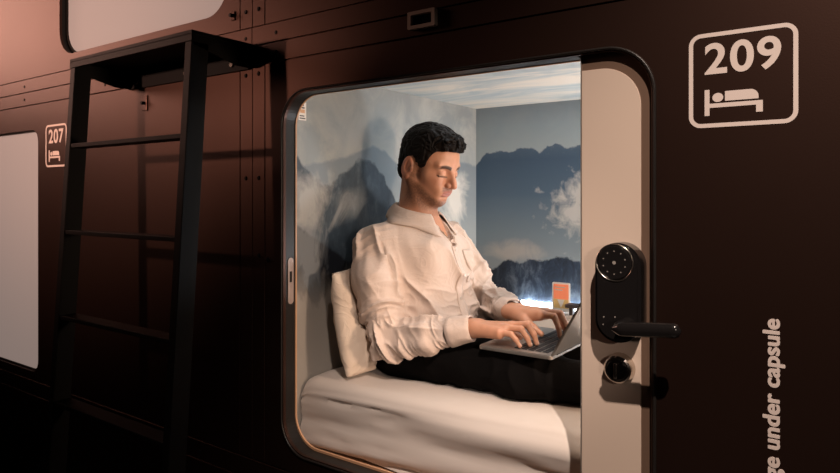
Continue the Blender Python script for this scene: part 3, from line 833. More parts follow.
def build_head(s):
    e = lambda c, r, k=0.01, op='add': s.ell(hp(*c), r, k, op, RH)
    c_ = lambda a, b, r1, r2, k=0.01, op='add': s.cone(hp(*a), hp(*b), r1, r2, k, op)
    e((-0.014, 0, 0.034), (0.096, 0.074, 0.086), 0)
    e((0.030, 0, 0.010), (0.058, 0.062, 0.066), 0.02)
    e((0.034, 0, -0.040), (0.050, 0.052, 0.062), 0.02)
    for q in (-1, 1):
        c_((-0.010, q * 0.052, -0.052), (0.062, q * 0.014, -0.092), 0.020, 0.017, 0.02)
        c_((-0.012, q * 0.058, -0.010), (-0.010, q * 0.053, -0.052), 0.018, 0.019, 0.015)
        c_((0.040, q * 0.050, -0.022), (0.066, q * 0.034, -0.030), 0.014, 0.015, 0.02)
        c_((0.078, q * 0.014, 0.016), (0.066, q * 0.046, 0.018), 0.010, 0.009, 0.012)
        c_((0.040, q * 0.030, -0.040), (0.072, q * 0.020, -0.060), 0.020, 0.017, 0.02)
    e((0.072, 0, -0.094), (0.017, 0.022, 0.015), 0.012)
    c_((0.020, 0, -0.082), (0.062, 0, -0.092), 0.024, 0.018, 0.02)
    e((0.070, 0, -0.060), (0.020, 0.028, 0.022), 0.012)
    for q in (-1, 1):
        e((0.089, q * 0.032, -0.002), (0.014, 0.017, 0.010), 0.012, 'sub')
    for q in (-1, 1):
        e((0.0700, q * 0.0315, -0.006), (0.0140, 0.0160, 0.0125), 0.004)
        c_((0.0795, q * 0.019, -0.012), (0.0770, q * 0.046, -0.0125), 0.0025, 0.002, 0.003)
    # nose
    c_((0.082, 0, 0.010), (0.103, 0, -0.024), 0.0075, 0.0085, 0.010)
    c_((0.100, 0, -0.020), (0.1095, 0, -0.034), 0.0085, 0.0092, 0.006)
    c_((0.084, 0, -0.018), (0.094, 0, -0.037), 0.012, 0.011, 0.008)
    for q in (-1, 1):
        e((0.0955, q * 0.0125, -0.0370), (0.0095, 0.0065, 0.0075), 0.004)
        e((0.1000, q * 0.0062, -0.0445), (0.0048, 0.0030, 0.0035), 0.002, 'sub')
    # mouth
    e((0.0865, 0, -0.0600), (0.0100, 0.0230, 0.0052), 0.004)
    e((0.0845, 0, -0.0705), (0.0105, 0.0205, 0.0062), 0.004)
    c_((0.0975, -0.019, -0.0660), (0.0975, 0.019, -0.0660), 0.0022, 0.0022, 0.003, 'sub')
    e((0.0900, 0, -0.0805), (0.006, 0.018, 0.0045), 0.006, 'sub')
    c_((0.0965, 0, -0.048), (0.0960, 0, -0.054), 0.0022, 0.0022, 0.003, 'sub')
    # ears
    for q in (-1, 1):
        def ear(c, r, k, op='add'):
            s.ell(hp(*c), r, k, op, RH)
        e((-0.0240, q * 0.077, -0.0200), (0.020, 0.0085, 0.034), 0.004)
        e((-0.0180, q * 0.0870, -0.0160), (0.0115, 0.0085, 0.021), 0.002, 'sub')
        e((-0.0170, q * 0.0800, -0.0120), (0.004, 0.0030, 0.016), 0.003)
        e((-0.0170, q * 0.0790, -0.0460), (0.009, 0.006, 0.010), 0.004)
        e((-0.0060, q * 0.0790, -0.0220), (0.005, 0.005, 0.008), 0.003)
    # neck
    s.cone(hp(-0.035, 0, -0.040), (-1.174, 0.435, 1.060), 0.050, 0.058, 0.02)
    s.cone(hp(0.004, 0, -0.080), (-1.150, 0.435, 1.075), 0.038, 0.050, 0.02)
    for q in (-1, 1): s.cone(hp(-0.02, q * 0.058, -0.04), (-1.135, 0.435 + q * 0.018, 1.060), 0.012, 0.011, 0.015)
    s.cone(hp(0.028, 0, -0.108), hp(0.018, 0, -0.125), 0.008, 0.008, 0.012)


def hand(s, W, d, side, K, elbow, thumb_out=0.02, spread=0.0, lift=0.0, tipz=0.773):
    """W wrist, d direction, side=+1 when the thumb lies on +left(d)"""
    W = np.array(W, float); d = np.array(d, float); d /= np.linalg.norm(d); up = np.array([0, 0, 1.0])
    up = up - d * (up @ d); up /= np.linalg.norm(up); L = np.cross(up, d) * side
    P = lambda a, b, c: W + d * a + L * b + up * c
    el = np.array(elbow, float); dd = (W - el) / np.linalg.norm(W - el)
    # forearm and wrist (a little wider than deep)
    s.cone(W - dd * 0.13, W, 0.027, 0.0215, 0.01)
    s.cone(P(-0.02, 0.010, 0), P(0.005, 0.010, 0), 0.0215, 0.0205, 0.012); s.cone(P(-0.02, -0.010, -0.001), P(0.005, -0.010, -0.001), 0.0205, 0.019, 0.012)
    # palm
    kn = {}
    lens = dict(index=(0.092, 0.027, 0.004), middle=(0.095, 0.005, 0.007), ring=(0.088, -0.0165, 0.004), pinky=(0.077, -0.0355, -0.003))
    for f, (a, b, c) in lens.items():
        kn[f] = P(a, b, c)
        s.cone(P(0.004, b * 0.55, -0.002), kn[f] - up * 0.006, 0.0165, 0.0125, 0.014)
    s.ell(P(0.050, 0.002, -0.004), (0.048, 0.036, 0.014), 0.012, 'add', np.stack([d, L, up]))
    for f in kn: s.cone(P(0.03, lens[f][1] * 0.7, 0.006), kn[f], 0.006, 0.0095, 0.008)
    ln = dict(index=(0.043, 0.026, 0.020), middle=(0.047, 0.029, 0.021), ring=(0.043, 0.027, 0.020), pinky=(0.034, 0.020, 0.018))
    rd = dict(index=(0.0100, 0.0085, 0.0075, 0.0062), middle=(0.0102, 0.0088, 0.0076, 0.0063), ring=(0.0096, 0.0082, 0.0072, 0.006), pinky=(0.0086, 0.0074, 0.0064, 0.0054))
    nails = []
    for f, (l1, l2, l3) in ln.items():
        a1, a2, a3, sp = K[f]                               # pitch of the three phalanges (deg, + = down), sideways fan
        p = kn[f]; pts = [p]
        h = d * math.cos(R(sp)) + L * math.sin(R(sp))
        for l, a in ((l1, a1), (l2, a2), (l3, a3)):
            p = p + (h * math.cos(R(a)) - up * math.sin(R(a))) * l; pts.append(p)
        dz = tipz - pts[-1][2] + 0.0
        # settle the fingertip on the keys
        for i in (1, 2, 3): pts[i] = pts[i] + np.array([0, 0, dz]) * (0.35, 0.75, 1.0)[i - 1]
        r = rd[f]
        s.cone(pts[0], pts[1], r[0], r[1], 0.006); s.cone(pts[1], pts[2], r[1] * 1.03, r[2], 0.003); s.cone(pts[2], pts[3], r[2] * 1.02, r[3], 0.003)
        t = pts[3] - pts[2]; t /= np.linalg.norm(t); nrm = np.cross(t, np.cross(np.array([0, 0, 1.0]), t)); nrm = np.array([0, 0, 1.0]) - t * t[2]; nrm /= np.linalg.norm(nrm)
        nails.append((pts[3] - t * 0.001 + nrm * (r[3] - 0.0012), t, nrm, r[3]))
    # thumb from the side of the palm near its base
    a, b = K['thumb']
    s.chain([P(0.012, 0.020, -0.006), P(0.046, 0.038, -0.013), a, b], [0.0155, 0.0125, 0.0098, 0.0072], 0.008)
    return nails


NAILS = []


def build_body():
    s = SDF((-1.36, 0.14, 0.60), (-0.66, 0.76, 1.41), 0.0021)
    build_head(s)
    # trunk and arms below the clothes, everything one surface
    s.ell((-1.165, 0.435, 0.93), (0.085, 0.140, 0.150), 0.03)
    s.cone((-1.118, 0.437, 1.055), (-1.072, 0.437, 0.985), 0.040, 0.030, 0.02)
    s.ell((-1.150, 0.435, 0.78), (0.090, 0.130, 0.130), 0.03)
    s.cone((-1.18, 0.33, 0.990), (-1.18, 0.54, 0.990), 0.042, 0.042, 0.03); s.cone((-1.178, 0.435, 1.05), (-1.175, 0.435, 0.98), 0.055, 0.06, 0.03)
    s.chain([(-1.200, 0.292, 0.985), (-1.118, 0.222, 0.742), (-0.985, 0.255, 0.772)], [0.038, 0.035, 0.034], 0.02)
    s.chain([(-1.165, 0.585, 0.985), (-1.035, 0.655, 0.80), (-0.955, 0.575, 0.807)], [0.038, 0.035, 0.034], 0.02)
    # right hand (near the camera) : thumb on the +y side
    Wr = np.array([-0.866, 0.283, 0.800]); Wl = np.array([-0.838, 0.462, 0.819])
    K = dict(index=(-8, 58, 74, 2), middle=(-6, 58, 74, 0), ring=(2, 58, 70, -2), pinky=(8, 50, 60, -6),
             thumb=(np.array([-0.792, 0.345, 0.785]), np.array([-0.766, 0.346, 0.7755])))
    NAILS.extend(hand(s, Wr, (0.985, 0.16, 0.06), 1, K, (-1.118, 0.222, 0.742), tipz=0.7735))
    K = dict(index=(-4, 60, 78, 2), middle=(-8, 56, 74, 0), ring=(-4, 56, 72, -3), pinky=(4, 50, 64, -7),
             thumb=(np.array([-0.762, 0.415, 0.790]), np.array([-0.735, 0.411, 0.7765])))
    NAILS.extend(hand(s, Wl, (0.995, -0.06, 0.04), -1, K, (-1.035, 0.655, 0.80), tipz=0.7735))
    V, F = s.mesh()
    L = (V - HC) @ RH.T; x, y, z = L[:, 0], L[:, 1], L[:, 2]
    n = vnoise(V * 90)[:, None]; n2 = vnoise(V * 400)[:, None]
    skin = np.array([0.55, 0.275, 0.170]); C = skin[None] * (0.94 + 0.12 * n)
    def blend(C, m, col): m = m[:, None]; return C * (1 - m) + np.array(col)[None] * m
    hd = z > -0.14
    red = np.exp(-(((x - 0.105) / 0.02) ** 2 + (y / 0.02) ** 2 + ((z + 0.032) / 0.02) ** 2)) * 0.35 + np.exp(-(((x - 0.06) / 0.03) ** 2 + ((np.abs(y) - 0.045) / 0.02) ** 2 + ((z + 0.03) / 0.025) ** 2)) * 0.25
    C = blend(C, np.clip(red, 0, 1), (0.56, 0.22, 0.15))
    C = blend(C, (np.abs(y) > 0.074) * smoothstep(0.074, 0.08, np.abs(y)) * (np.abs(x + 0.02) < 0.03) * (np.abs(z + 0.012) < 0.05) * 0.45, (0.55, 0.2, 0.14))
    # short beard and moustache
    jaw = smoothstep(-0.040, -0.060, z - 0.25 * (0.06 - np.clip(x, -0.02, 0.1)) * 0.0) * smoothstep(-0.13, -0.10, z) * smoothstep(-0.035, -0.01, x)
    cheekline = smoothstep(0.0, 0.018, (-0.030 - 0.55 * np.clip(x + 0.01, 0, 0.09)) - z)
    beard = cheekline * smoothstep(-0.155, -0.105, z) * smoothstep(-0.03, -0.005, x)
    side = smoothstep(0.03, 0.01, np.abs(x - 0.006)) * smoothstep(0.005, -0.01, z) * smoothstep(-0.06, -0.04, z) * smoothstep(0.05, 0.058, np.abs(y))
    mous = smoothstep(0.030, 0.020, np.abs(y)) * smoothstep(0.0095, 0.005, np.abs(z + 0.052)) * smoothstep(0.075, 0.085, x) 
    bd = np.clip(np.maximum(np.maximum(beard * 0.95, side * 0.8), mous * 0.8), 0, 1) * (0.75 + 0.5 * (n2[:, 0] - 0.5))
    C = blend(C, np.clip(bd, 0, 0.85) * hd, (0.105, 0.048, 0.030))
    lip = smoothstep(0.0225, 0.0185, np.abs(y)) * smoothstep(0.0118, 0.0085, np.abs(z + 0.0655)) * smoothstep(0.084, 0.088, x)
    C = blend(C, lip * 0.9, (0.36, 0.125, 0.095))
    # lash line and brows are skin-borne hair
    lash = np.exp(-((z + 0.0135) / 0.0024) ** 2) * smoothstep(0.019, 0.015, np.abs(np.abs(y) - 0.032)) * (x > 0.065)
    C = blend(C, np.clip(lash, 0, 1) * 0.85, (0.02, 0.012, 0.01))
    ay = np.abs(y); bz = 0.0130 + 0.004 * np.sin((ay - 0.012) / 0.036 * PI)
    brow = smoothstep(0.0066, 0.0040, np.abs(z - bz)) * smoothstep(0.011, 0.015, ay) * smoothstep(0.053, 0.044, ay) * (x > 0.045)
    C = blend(C, brow * 0.9, (0.022, 0.013, 0.009))
    C = np.clip(C, 0, 1)
    return np_mesh('body', V, F, M['skin'], person, C)


build_body()
M['nail'] = mat('fingernail', (0.62, 0.38, 0.29), 0.3)
for (c, t, nrm, r) in NAILS:
    sd = np.cross(nrm, t); bm = bmesh.new()
    bmesh.ops.create_uvsphere(bm, u_segments=12, v_segments=8, radius=1.0)
    for v in bm.verts: v.co = Vector(c + sd * v.co.x * r * 0.72 + t * v.co.y * 0.0052 + nrm * v.co.z * 0.0016)
    kid(link('fingernail', bm, M['nail'], smooth=True), person)


def poly_sd(P, poly):
    """signed distance (negative inside) to a 2D polygon"""
    d = np.full(P.shape[:-1], 1e9); s = np.ones(P.shape[:-1]); N = len(poly)
    for i in range(N):
        a = np.array(poly[i]); b = np.array(poly[i - 1]); e = b - a; w = P - a
        t = np.clip((w @ e) / (e @ e), 0, 1); q = w - t[..., None] * e; d = np.minimum(d, (q ** 2).sum(-1))
        c1 = P[..., 1] >= a[1]; c2 = P[..., 1] < b[1]; c3 = e[0] * w[..., 1] > e[1] * w[..., 0]
        s = np.where((c1 & c2 & c3) | (~c1 & ~c2 & ~c3), -s, s)
    return s * np.sqrt(d)


def build_hair():
    h = 0.0017; lo = HC - 0.165; s = SDF(lo, HC + 0.165, h)
    s.ell(hp(-0.017, 0, 0.036), (0.098, 0.079, 0.086), 0, 'add', RH)
    s.ell(hp(0.008, 0, 0.076), (0.072, 0.062, 0.042), 0.02, 'add', RH)
    s.ell(hp(0.054, 0, 0.082), (0.026, 0.050, 0.022), 0.02, 'add', RH)
    s.ell(hp(0.014, 0, 0.026), (0.052, 0.0785, 0.060), 0.008, 'add', RH)
    s.ell(hp(-0.072, 0, -0.02), (0.030, 0.056, 0.062), 0.02, 'add', RH)
    ax = [np.arange(s.n[i]) * h + lo[i] for i in range(3)]
    X, Y, Z = np.meshgrid(*ax, indexing='ij'); Q = np.stack([X, Y, Z], -1).astype(np.float32) - HC.astype(np.float32)
    L = Q @ RH.T.astype(np.float32)
    poly = [(-0.14, 0.16), (0.14, 0.16), (0.14, 0.078), (0.092, 0.068), (0.070, 0.060), (0.050, 0.052), (0.038, 0.032), (0.034, 0.010), (0.029, -0.006), (0.022, -0.034), (0.002, -0.036), (-0.004, 0.006),
            (-0.016, 0.018), (-0.036, 0.014), (-0.045, -0.026), (-0.046, -0.055), (-0.070, -0.096), (-0.14, -0.096)]
    wob = (vnoise(L * 70) - 0.5) * 0.005
    pd = poly_sd(L[..., [0, 2]], poly) + wob
    # curly locks
    st = L * np.array([62, 95, 75]); w = vnoise(L * 45)[..., None] * 3
    lock = (1 - np.abs(2 * vnoise(st + w) - 1)); fine = vnoise(L * np.array([160, 160, 90]) + w)
    amp = 0.0035 + 0.0110 * smoothstep(0.03, 0.10, L[..., 0]) * 1 + 0.002 * smoothstep(0.05, 0.1, L[..., 2])
    side = smoothstep(0.05, 0.0, L[..., 2]) * 0.0015                     # short at sides and nape
    D = s.D + side - (lock - 0.5) * amp * 1.3 - (fine - 0.5) * 0.0022
    s.D = np.maximum(D, pd).astype(np.float32)
    V, F = s.mesh(); np_mesh('hair', V, F, M['hair'], person)


build_hair()


def seg_t(V, a, b):
    a = np.array(a); b = np.array(b); ab = b - a; L = np.linalg.norm(ab); u = ab / L
    t = (V - a) @ u; q = V - a - t[:, None] * u; return t, L, np.linalg.norm(q, axis=1), u, q


def build_shirt():
    s = SDF((-1.343, 0.12, 0.615), (-0.80, 0.80, 1.17), 0.0026)
    s.ell((-1.165, 0.432, 0.955), (0.116, 0.178, 0.150), 0)
    s.ell((-1.138, 0.432, 0.800), (0.118, 0.168, 0.160), 0.05)
    s.ell((-1.130, 0.432, 0.700), (0.112, 0.172, 0.090), 0.04)
    s.ell((-1.075, 0.440, 0.93), (0.060, 0.120, 0.110), 0.06)
    s.cone((-1.195, 0.40, 1.035), (-1.205, 0.290, 1.010), 0.058, 0.056, 0.04); s.cone((-1.195, 0.47, 1.035), (-1.195, 0.580, 1.010), 0.058, 0.056, 0.04)
    s.cone((-1.185, 0.435, 1.02), (-1.176, 0.437, 1.045), 0.078, 0.060, 0.04)
    # right arm
    s.chain([(-1.212, 0.284, 1.000), (-1.178, 0.240, 0.90), (-1.118, 0.222, 0.745)], [0.066, 0.062, 0.054], 0.035)
    s.chain([(-1.118, 0.222, 0.742), (-1.00, 0.252, 0.768), (-0.915, 0.271, 0.788)], [0.055, 0.048, 0.036], 0.02)
    # left arm
    s.chain([(-1.165, 0.590, 1.000), (-1.105, 0.625, 0.90), (-1.035, 0.655, 0.80)], [0.068, 0.060, 0.052], 0.035)
    s.chain([(-1.035, 0.655, 0.80), (-0.950, 0.572, 0.806), (-0.900, 0.524, 0.812)], [0.054, 0.047, 0.038], 0.02)
    # loose front billow above the belt
    s.cone((-1.060, 0.37, 0.79), (-1.050, 0.50, 0.80), 0.048, 0.048, 0.05)
    s.cone((-1.055, 0.36, 0.70), (-1.045, 0.52, 0.71), 0.035, 0.035, 0.04)
    # tail hanging beside the hip
    # neck opening : V at the front
    for i in range(7):
        t = i / 6; p = np.array([-1.120, 0.437, 1.100]) * (1 - t) + np.array([-1.040, 0.438, 1.005]) * t
        s.cone(p, p + np.array([0.05, 0, 0.02]), 0.030 * (1 - t) + 0.004, 0.036 * (1 - t) + 0.006, 0.0, 'sub')
    V, F = s.mesh(); N = normals(V, F)
    x, y, z = V.T
    def ridge(P): return (1 - np.abs(2 * vnoise(P) - 1)) ** 3.0 * 1.25
    def low(P): return vnoise(P)
    disp = np.zeros(len(V))
    # sleeves: rings of wrinkles, denser at the elbow and above the cuff
    wts = np.zeros(len(V))
    arms = [((-1.212, 0.280, 1.020), (-1.118, 0.222, 0.745), 0), ((-1.118, 0.222, 0.742), (-0.915, 0.271, 0.788), 1), ((-1.165, 0.592, 1.020), (-1.035, 0.655, 0.80), 0), ((-1.035, 0.655, 0.80), (-0.90, 0.524, 0.812), 1)]
    for a, b, lower in arms:
        t, L, rr, u, q = seg_t(V, a, b)
        w = smoothstep(0.085, 0.060, rr) * smoothstep(-0.06, 0.0, t) * smoothstep(L + 0.05, L, t)
        tt = t / L
        dens = smoothstep(0.35, 1.0, tt) if not lower else np.maximum(smoothstep(0.6, 0.0, tt), smoothstep(0.55, 0.95, tt) * 0.8)
        # diagonal coordinate so that folds spiral
        sp = t + 0.35 * q[:, 2] + 0.25 * q[:, 0]
        P = np.stack([sp * 34 + 7 * lower, q[:, 0] * 7 + 5, q[:, 2] * 9 + q[:, 1] * 6 + 3], 1)
        P2 = np.stack([sp * 75, q[:, 0] * 14 + 9, q[:, 2] * 18 + 1 + q[:, 1] * 10], 1)
        Pv = np.stack([t * 7 + 2, q[:, 0] * 32 + 5, (q[:, 2] + q[:, 1]) * 32], 1)
        d = (ridge(P) * 0.017 + ridge(P2) * 0.007) * (0.2 + 1.0 * dens) + ridge(Pv) * 0.014 * (1 - dens)
        d = d - 0.006 * dens - 0.002; disp = disp * (1 - w) + d * w; wts = np.maximum(wts, w)
    # trunk: long folds falling from shoulder and pulling to the waist
    dg = z + 0.55 * (x + 1.1); P = np.stack([(x + 1.1) * 16 + (z - 0.9) * 8, y * 13, dg * 5], 1)
    P2 = np.stack([x * 12 + 4, y * 12 + 2, z * 26 + (x) * 14], 1)
    tr = ridge(P) * 0.017 + (ridge(P2) * 0.014 * smoothstep(0.95, 0.76, z) + ridge(P2 * 2.1) * 0.005 * smoothstep(0.95, 0.75, z)) * smoothstep(0.66, 0.76, z) * smoothstep(-1.22, -1.12, x)
    yoke = smoothstep(1.0, 1.06, z)
    disp = disp + (1 - wts) * tr * (1 - 0.8 * yoke)
    disp -= 0.009
    keep = smoothstep(0.06, 0.09, np.linalg.norm(V - np.array([-1.13, 0.437, 1.09]), axis=1))
    V = V + N * (disp * keep)[:, None]
    # gentle low-frequency irregularity
    V = V + N * ((vnoise(V * 14) - 0.5) * 0.008 * keep)[:, None]
    V[:, 0] = np.maximum(V[:, 0], LX + 0.024)
    V[:, 2] = np.where(V[:, 2] < 0.66, np.maximum(V[:, 2], 0.628), V[:, 2])
    return np_mesh('shirt', V, F, M['shirt'], person)


build_shirt()


def strip(bm, rows, thick=0.0):
    G = [[bm.verts.new(p) for p in r] for r in rows]
    for i in range(len(G) - 1):
        for j in range(len(G[0]) - 1): bm.faces.new((G[i][j], G[i + 1][j], G[i + 1][j + 1], G[i][j + 1]))
    bmesh.ops.recalc_face_normals(bm, faces=bm.faces[:])


def collar(B):
    rows = []; N = 60
    for i in range(N + 1):
        u = i / N * 2 - 1                         # -1 right point ... 0 nape ... +1 left point
        th = R(180) - u * R(158)                  # angle, 0 = front (+x)
        c, s_ = math.cos(th), -math.sin(th) * 1.0
        f = (1 + c) / 2                           # 1 in front, 0 at the nape
        tip = smoothstep(0.72, 1.0, abs(u))
        top = Vector((-1.172 + 0.062 * c + 0.012 * f, 0.437 + 0.064 * s_, 1.128 - 0.036 * f))
        out = Vector((-1.172 + 0.074 * c + 0.014 * f, 0.437 + 0.078 * s_, 1.124 - 0.038 * f))
        dn = 0.034 + 0.020 * tip + 0.004 * f
        low = Vector((-1.176 + 0.092 * c + 0.016 * f + 0.004 * tip, 0.437 + 0.096 * s_ , 1.124 - 0.038 * f - dn))
        inn = Vector((-1.175 + 0.063 * c + 0.008 * f, 0.437 + 0.065 * s_, 1.085 - 0.036 * f))
        crown = (top + out) / 2 + Vector((0, 0, 0.0035))
        mid = (out + low) / 2 + Vector((c, s_, 0.3)) * 0.003
        for q, lift in ((mid, 0.006), (low, 0.0035)):
            rd_ = Vector((c, s_, 0)); ax_ = Vector((-1.172, 0.437, q.z)); h = B.ray_cast(ax_ + rd_ * 0.25, -rd_)
            if h[0]:
                rr_ = (h[0] - ax_).length; cur = (Vector((q.x, q.y, 0)) - Vector((ax_.x, ax_.y, 0))).length
                if rr_ < 0.14 and rr_ + lift > cur: q += rd_ * (rr_ + lift - cur)
        rows.append([inn, top, crown, out, out.lerp(mid, .5) + Vector((c, s_, 0)) * .001, mid, mid.lerp(low, .5), low])
    bm = bmesh.new(); strip(bm, rows)
    o = link('collar', bm, M['shirt'], smooth=True); kid(o, person)
    m = o.modifiers.new('t', 'SOLIDIFY'); m.thickness = 0.0022; m.offset = 0




def cuff(a, b, r0, r1, L, slit):
    a = Vector(a); b = Vector(b); u = (b - a).normalized(); s1 = u.cross(Vector((0, 0, 1))).normalized(); s2 = s1.cross(u)
    rows = []
    for i, (t, k) in enumerate([(0.0, 0.96), (0.012, 1.0), (0.2, 1.0), (0.5, 0.99), (0.8, 1.0), (0.985, 1.0), (1.0, 0.97), (1.0, 0.90), (0.7, 0.88), (0.4, 0.86)]):
        row = []
        for j in range(41):
            th = 2 * PI * j / 40; r = (r0 + (r1 - r0) * t) * k * (1 + 0.03 * math.sin(3 * th + 4 * t) + 0.02 * math.sin(7 * th))
            row.append(b - u * L * (1 - t) + s1 * math.cos(th) * r * 1.08 + s2 * math.sin(th) * r)
        rows.append(row)
    bm = bmesh.new(); strip(bm, rows); bmesh.ops.remove_doubles(bm, verts=bm.verts[:], dist=1e-5)
    bmesh.ops.recalc_face_normals(bm, faces=bm.faces[:])
    kid(link('cuff', bm, M['shirt'], smooth=True), person)


cuff((-1.118, 0.222, 0.742), (-0.874, 0.281, 0.797), 0.0415, 0.0345, 0.066, 0)
cuff((-1.035, 0.655, 0.80), (-0.850, 0.474, 0.818), 0.0400, 0.0335, 0.060, 0)

# trousers and socks
def build_trousers():
    s = SDF((-1.335, 0.17, 0.585), (-0.28, 0.70, 0.86), 0.0042)
    s.ell((-1.17, 0.435, 0.705), (0.118, 0.168, 0.085), 0)
    s.chain([(-1.16, 0.335, 0.700), (-0.78, 0.325, 0.694), (-0.74, 0.325, 0.690), (-0.36, 0.385, 0.670)], [0.086, 0.064, 0.061, 0.042], 0.03)
    s.chain([(-1.16, 0.530, 0.700), (-0.78, 0.520, 0.694), (-0.74, 0.520, 0.690), (-0.36, 0.480, 0.670)], [0.086, 0.064, 0.061, 0.042], 0.03)
    s.cone((-1.10, 0.43, 0.70), (-0.90, 0.425, 0.690), 0.055, 0.05, 0.05)
    s.plane((0, 0, 0.6195), (0, 0, -1), (-1.4, 0.1, 0.5), (0, 0.8, 0.9), 0.01)
    V, F = s.mesh(); N = normals(V, F)
    d = (1 - np.abs(2 * vnoise(V * np.array([22, 9, 14])) - 1)) ** 2 * 0.007
    V = V + N * (d - 0.003)[:, None]; V[:, 0] = np.maximum(V[:, 0], LX + 0.006)
    V[:, 0] = np.maximum(V[:, 0], LX + 0.030)
    V[:, 2] = np.minimum(V[:, 2], np.where(V[:, 0] > -0.86, 0.7535, 9))
    np_mesh('trousers', V, F, M['trouser'], person)
    for y0, sy in ((0.385, 1), (0.480, 1)):
        s = SDF((-0.44, y0 - 0.08, 0.59), (-0.20, y0 + 0.08, 0.86), 0.004)
        s.chain([(-0.42, y0, 0.672), (-0.335, y0, 0.670)], [0.036, 0.040], 0.01)
        s.chain([(-0.335, y0, 0.668), (-0.300, y0, 0.735), (-0.272, y0, 0.800)], [0.038, 0.034, 0.026], 0.02)
        V, F = s.mesh(); np_mesh('sock', V, F, M['trouser'], person)


build_trousers()

# placket, pocket and buttons follow the shirt surface by ray cast
bpy.context.view_layer.update()
from mathutils.bvhtree import BVHTree
shirt_o = [o for o in COL.objects if o.name.startswith('shirt')][0]
bvh = BVHTree.FromPolygons([v.co.copy() for v in shirt_o.data.vertices], [tuple(p.vertices) for p in shirt_o.data.polygons])


collar(bvh)


def on_shirt(y, z, lift=0.002, frm=-0.7, maxx=-1.0):
    h = bvh.ray_cast(Vector((frm, y, z)), Vector((-1, 0, 0)))
    return (Vector((h[0].x + lift, y, z)) if h[0] else None)


def front_strip(name, ys, z0, z1, n, lift=0.0016, m='shirt'):
    rows = []
    for i in range(n + 1):
        z = z0 + (z1 - z0) * i / n; rw = [on_shirt(y + 0.004 * math.sin(z * 30), z, lift) for y in ys]
        if any(r is None for r in rw): continue
        xm = [r.x for r in rw]; rows.append(rw)
    # smooth along the strip
    for _ in range(2):
        for j in range(len(ys)):
            xs_ = [r[j].x for r in rows]
            for i in range(1, len(rows) - 1): rows[i][j].x = max(xs_[i] - 0.0006, (xs_[i - 1] + xs_[i] + xs_[i + 1]) / 3)
    bm = bmesh.new(); strip(bm, rows); o = kid(link(name, bm, M[m], smooth=True), person)
    md = o.modifiers.new('t', 'SOLIDIFY'); md.thickness = 0.0016; md.offset = 0
    return rows


pr_ = front_strip('placket', [0.421, 0.429, 0.438, 0.447, 0.455], 1.000, 0.76, 40)
for z in (0.985, 0.915, 0.845, 0.78):
    p = on_shirt(0.438, z, 0.003)
    if p:
        bm = bmesh.new(); bmesh.ops.create_cone(bm, cap_ends=True, segments=14, radius1=0.0055, radius2=0.005, depth=0.002)
        for v in bm.verts: v.co = p + Vector((v.co.z, v.co.x, v.co.y))
        kid(link('button', bm, M['button']), person)
front_strip('pocket', [0.488 + 0.011 * i for i in range(8)], 0.985, 0.885, 14, 0.0018)

# ------------------------------------------------------------------ pillow behind the back
tr_o = [o for o in COL.objects if o.name.startswith('trousers')][0]
tb = BVHTree.FromPolygons([v.co.copy() for v in tr_o.data.vertices], [tuple(p.vertices) for p in tr_o.data.polygons])
def pillow():
    bm = bmesh.new(); n = 44; rows = []
    top = []; H_, Wd, T = 0.31, 0.50, 0.056
    for sgn in (1, -1):
        G = []
        for i in range(n + 1):
            r = []
            for j in range(n + 1):
                u = i / n * 2 - 1; v = j / n * 2 - 1
                k = (max(0, 1 - abs(u) ** 2.6) * max(0, 1 - abs(v) ** 2.6)) ** 0.5
                ins = 1 - 0.05 * (1 - abs(v) ** 2) * 0 
                w = noise.noise(Vector((u * 2.2 + 3, v * 2.6, 1.2))) * 0.016 + (1 - 2.2 * abs(noise.noise(Vector((u * 6 + 3, v * 1.8, 4))))) ** 2 * 0.014 - 0.006
                r.append(Vector((sgn * (T * k + (w * k)), u * Wd / 2 * (1 - 0.04 * v * v), v * H_ / 2 * (1 - 0.05 * u * u))))
            G.append(r)
        VV = [[bm.verts.new(p) for p in r] for r in G]
        for i in range(n):
            for j in range(n): bm.faces.new((VV[i][j], VV[i + 1][j], VV[i + 1][j + 1], VV[i][j + 1]))
    bmesh.ops.remove_doubles(bm, verts=bm.verts[:], dist=0.0004); bmesh.ops.recalc_face_normals(bm, faces=bm.faces[:])
    rot = Matrix.Rotation(R(-11), 4, 'Y')
    loc = Vector((-1.228, 0.385, 0.786))
    bmesh.ops.transform(bm, matrix=rot, verts=bm.verts[:])
    for v in bm.verts:
        v.co += loc
        v.co.x = max(v.co.x, LX + 0.002); v.co.z = max(v.co.z, 0.6415)
        for b_ in (bvh, tb):
            for dy_, dz_ in ((0, 0), (0.012, 0), (-0.012, 0), (0, 0.01), (0, -0.01)):
                h = b_.ray_cast(Vector((-1.5, v.co.y + dy_, v.co.z + dz_)), Vector((1, 0, 0)))
                if h[0] and v.co.x > h[0].x - 0.006: v.co.x = max(LX + 0.002 + (v.co.x - LX) * 0.01, h[0].x - 0.006)
    o = link('pillow', bm, M['pillow'], smooth=True); tag(o, 'cream linen pillow propped behind the seated man against the left wall', 'pillow')
pillow()

# the mattress gives way under the weight
mt_o = [o for o in COL.objects if o.name.startswith('mattress')][0]
for v in mt_o.data.vertices:
    if v.co.z > 0.58:
        for b_ in (tb, bvh):
            for dx_, dy_ in ((0, 0), (0.008, 0), (-0.008, 0), (0, 0.014), (0, -0.014)):
                h = b_.ray_cast(Vector((v.co.x + dx_, v.co.y + dy_, 0.45)), Vector((0, 0, 1)))
                if h[0] and v.co.z > h[0].z - 0.003: v.co.z = h[0].z - 0.003

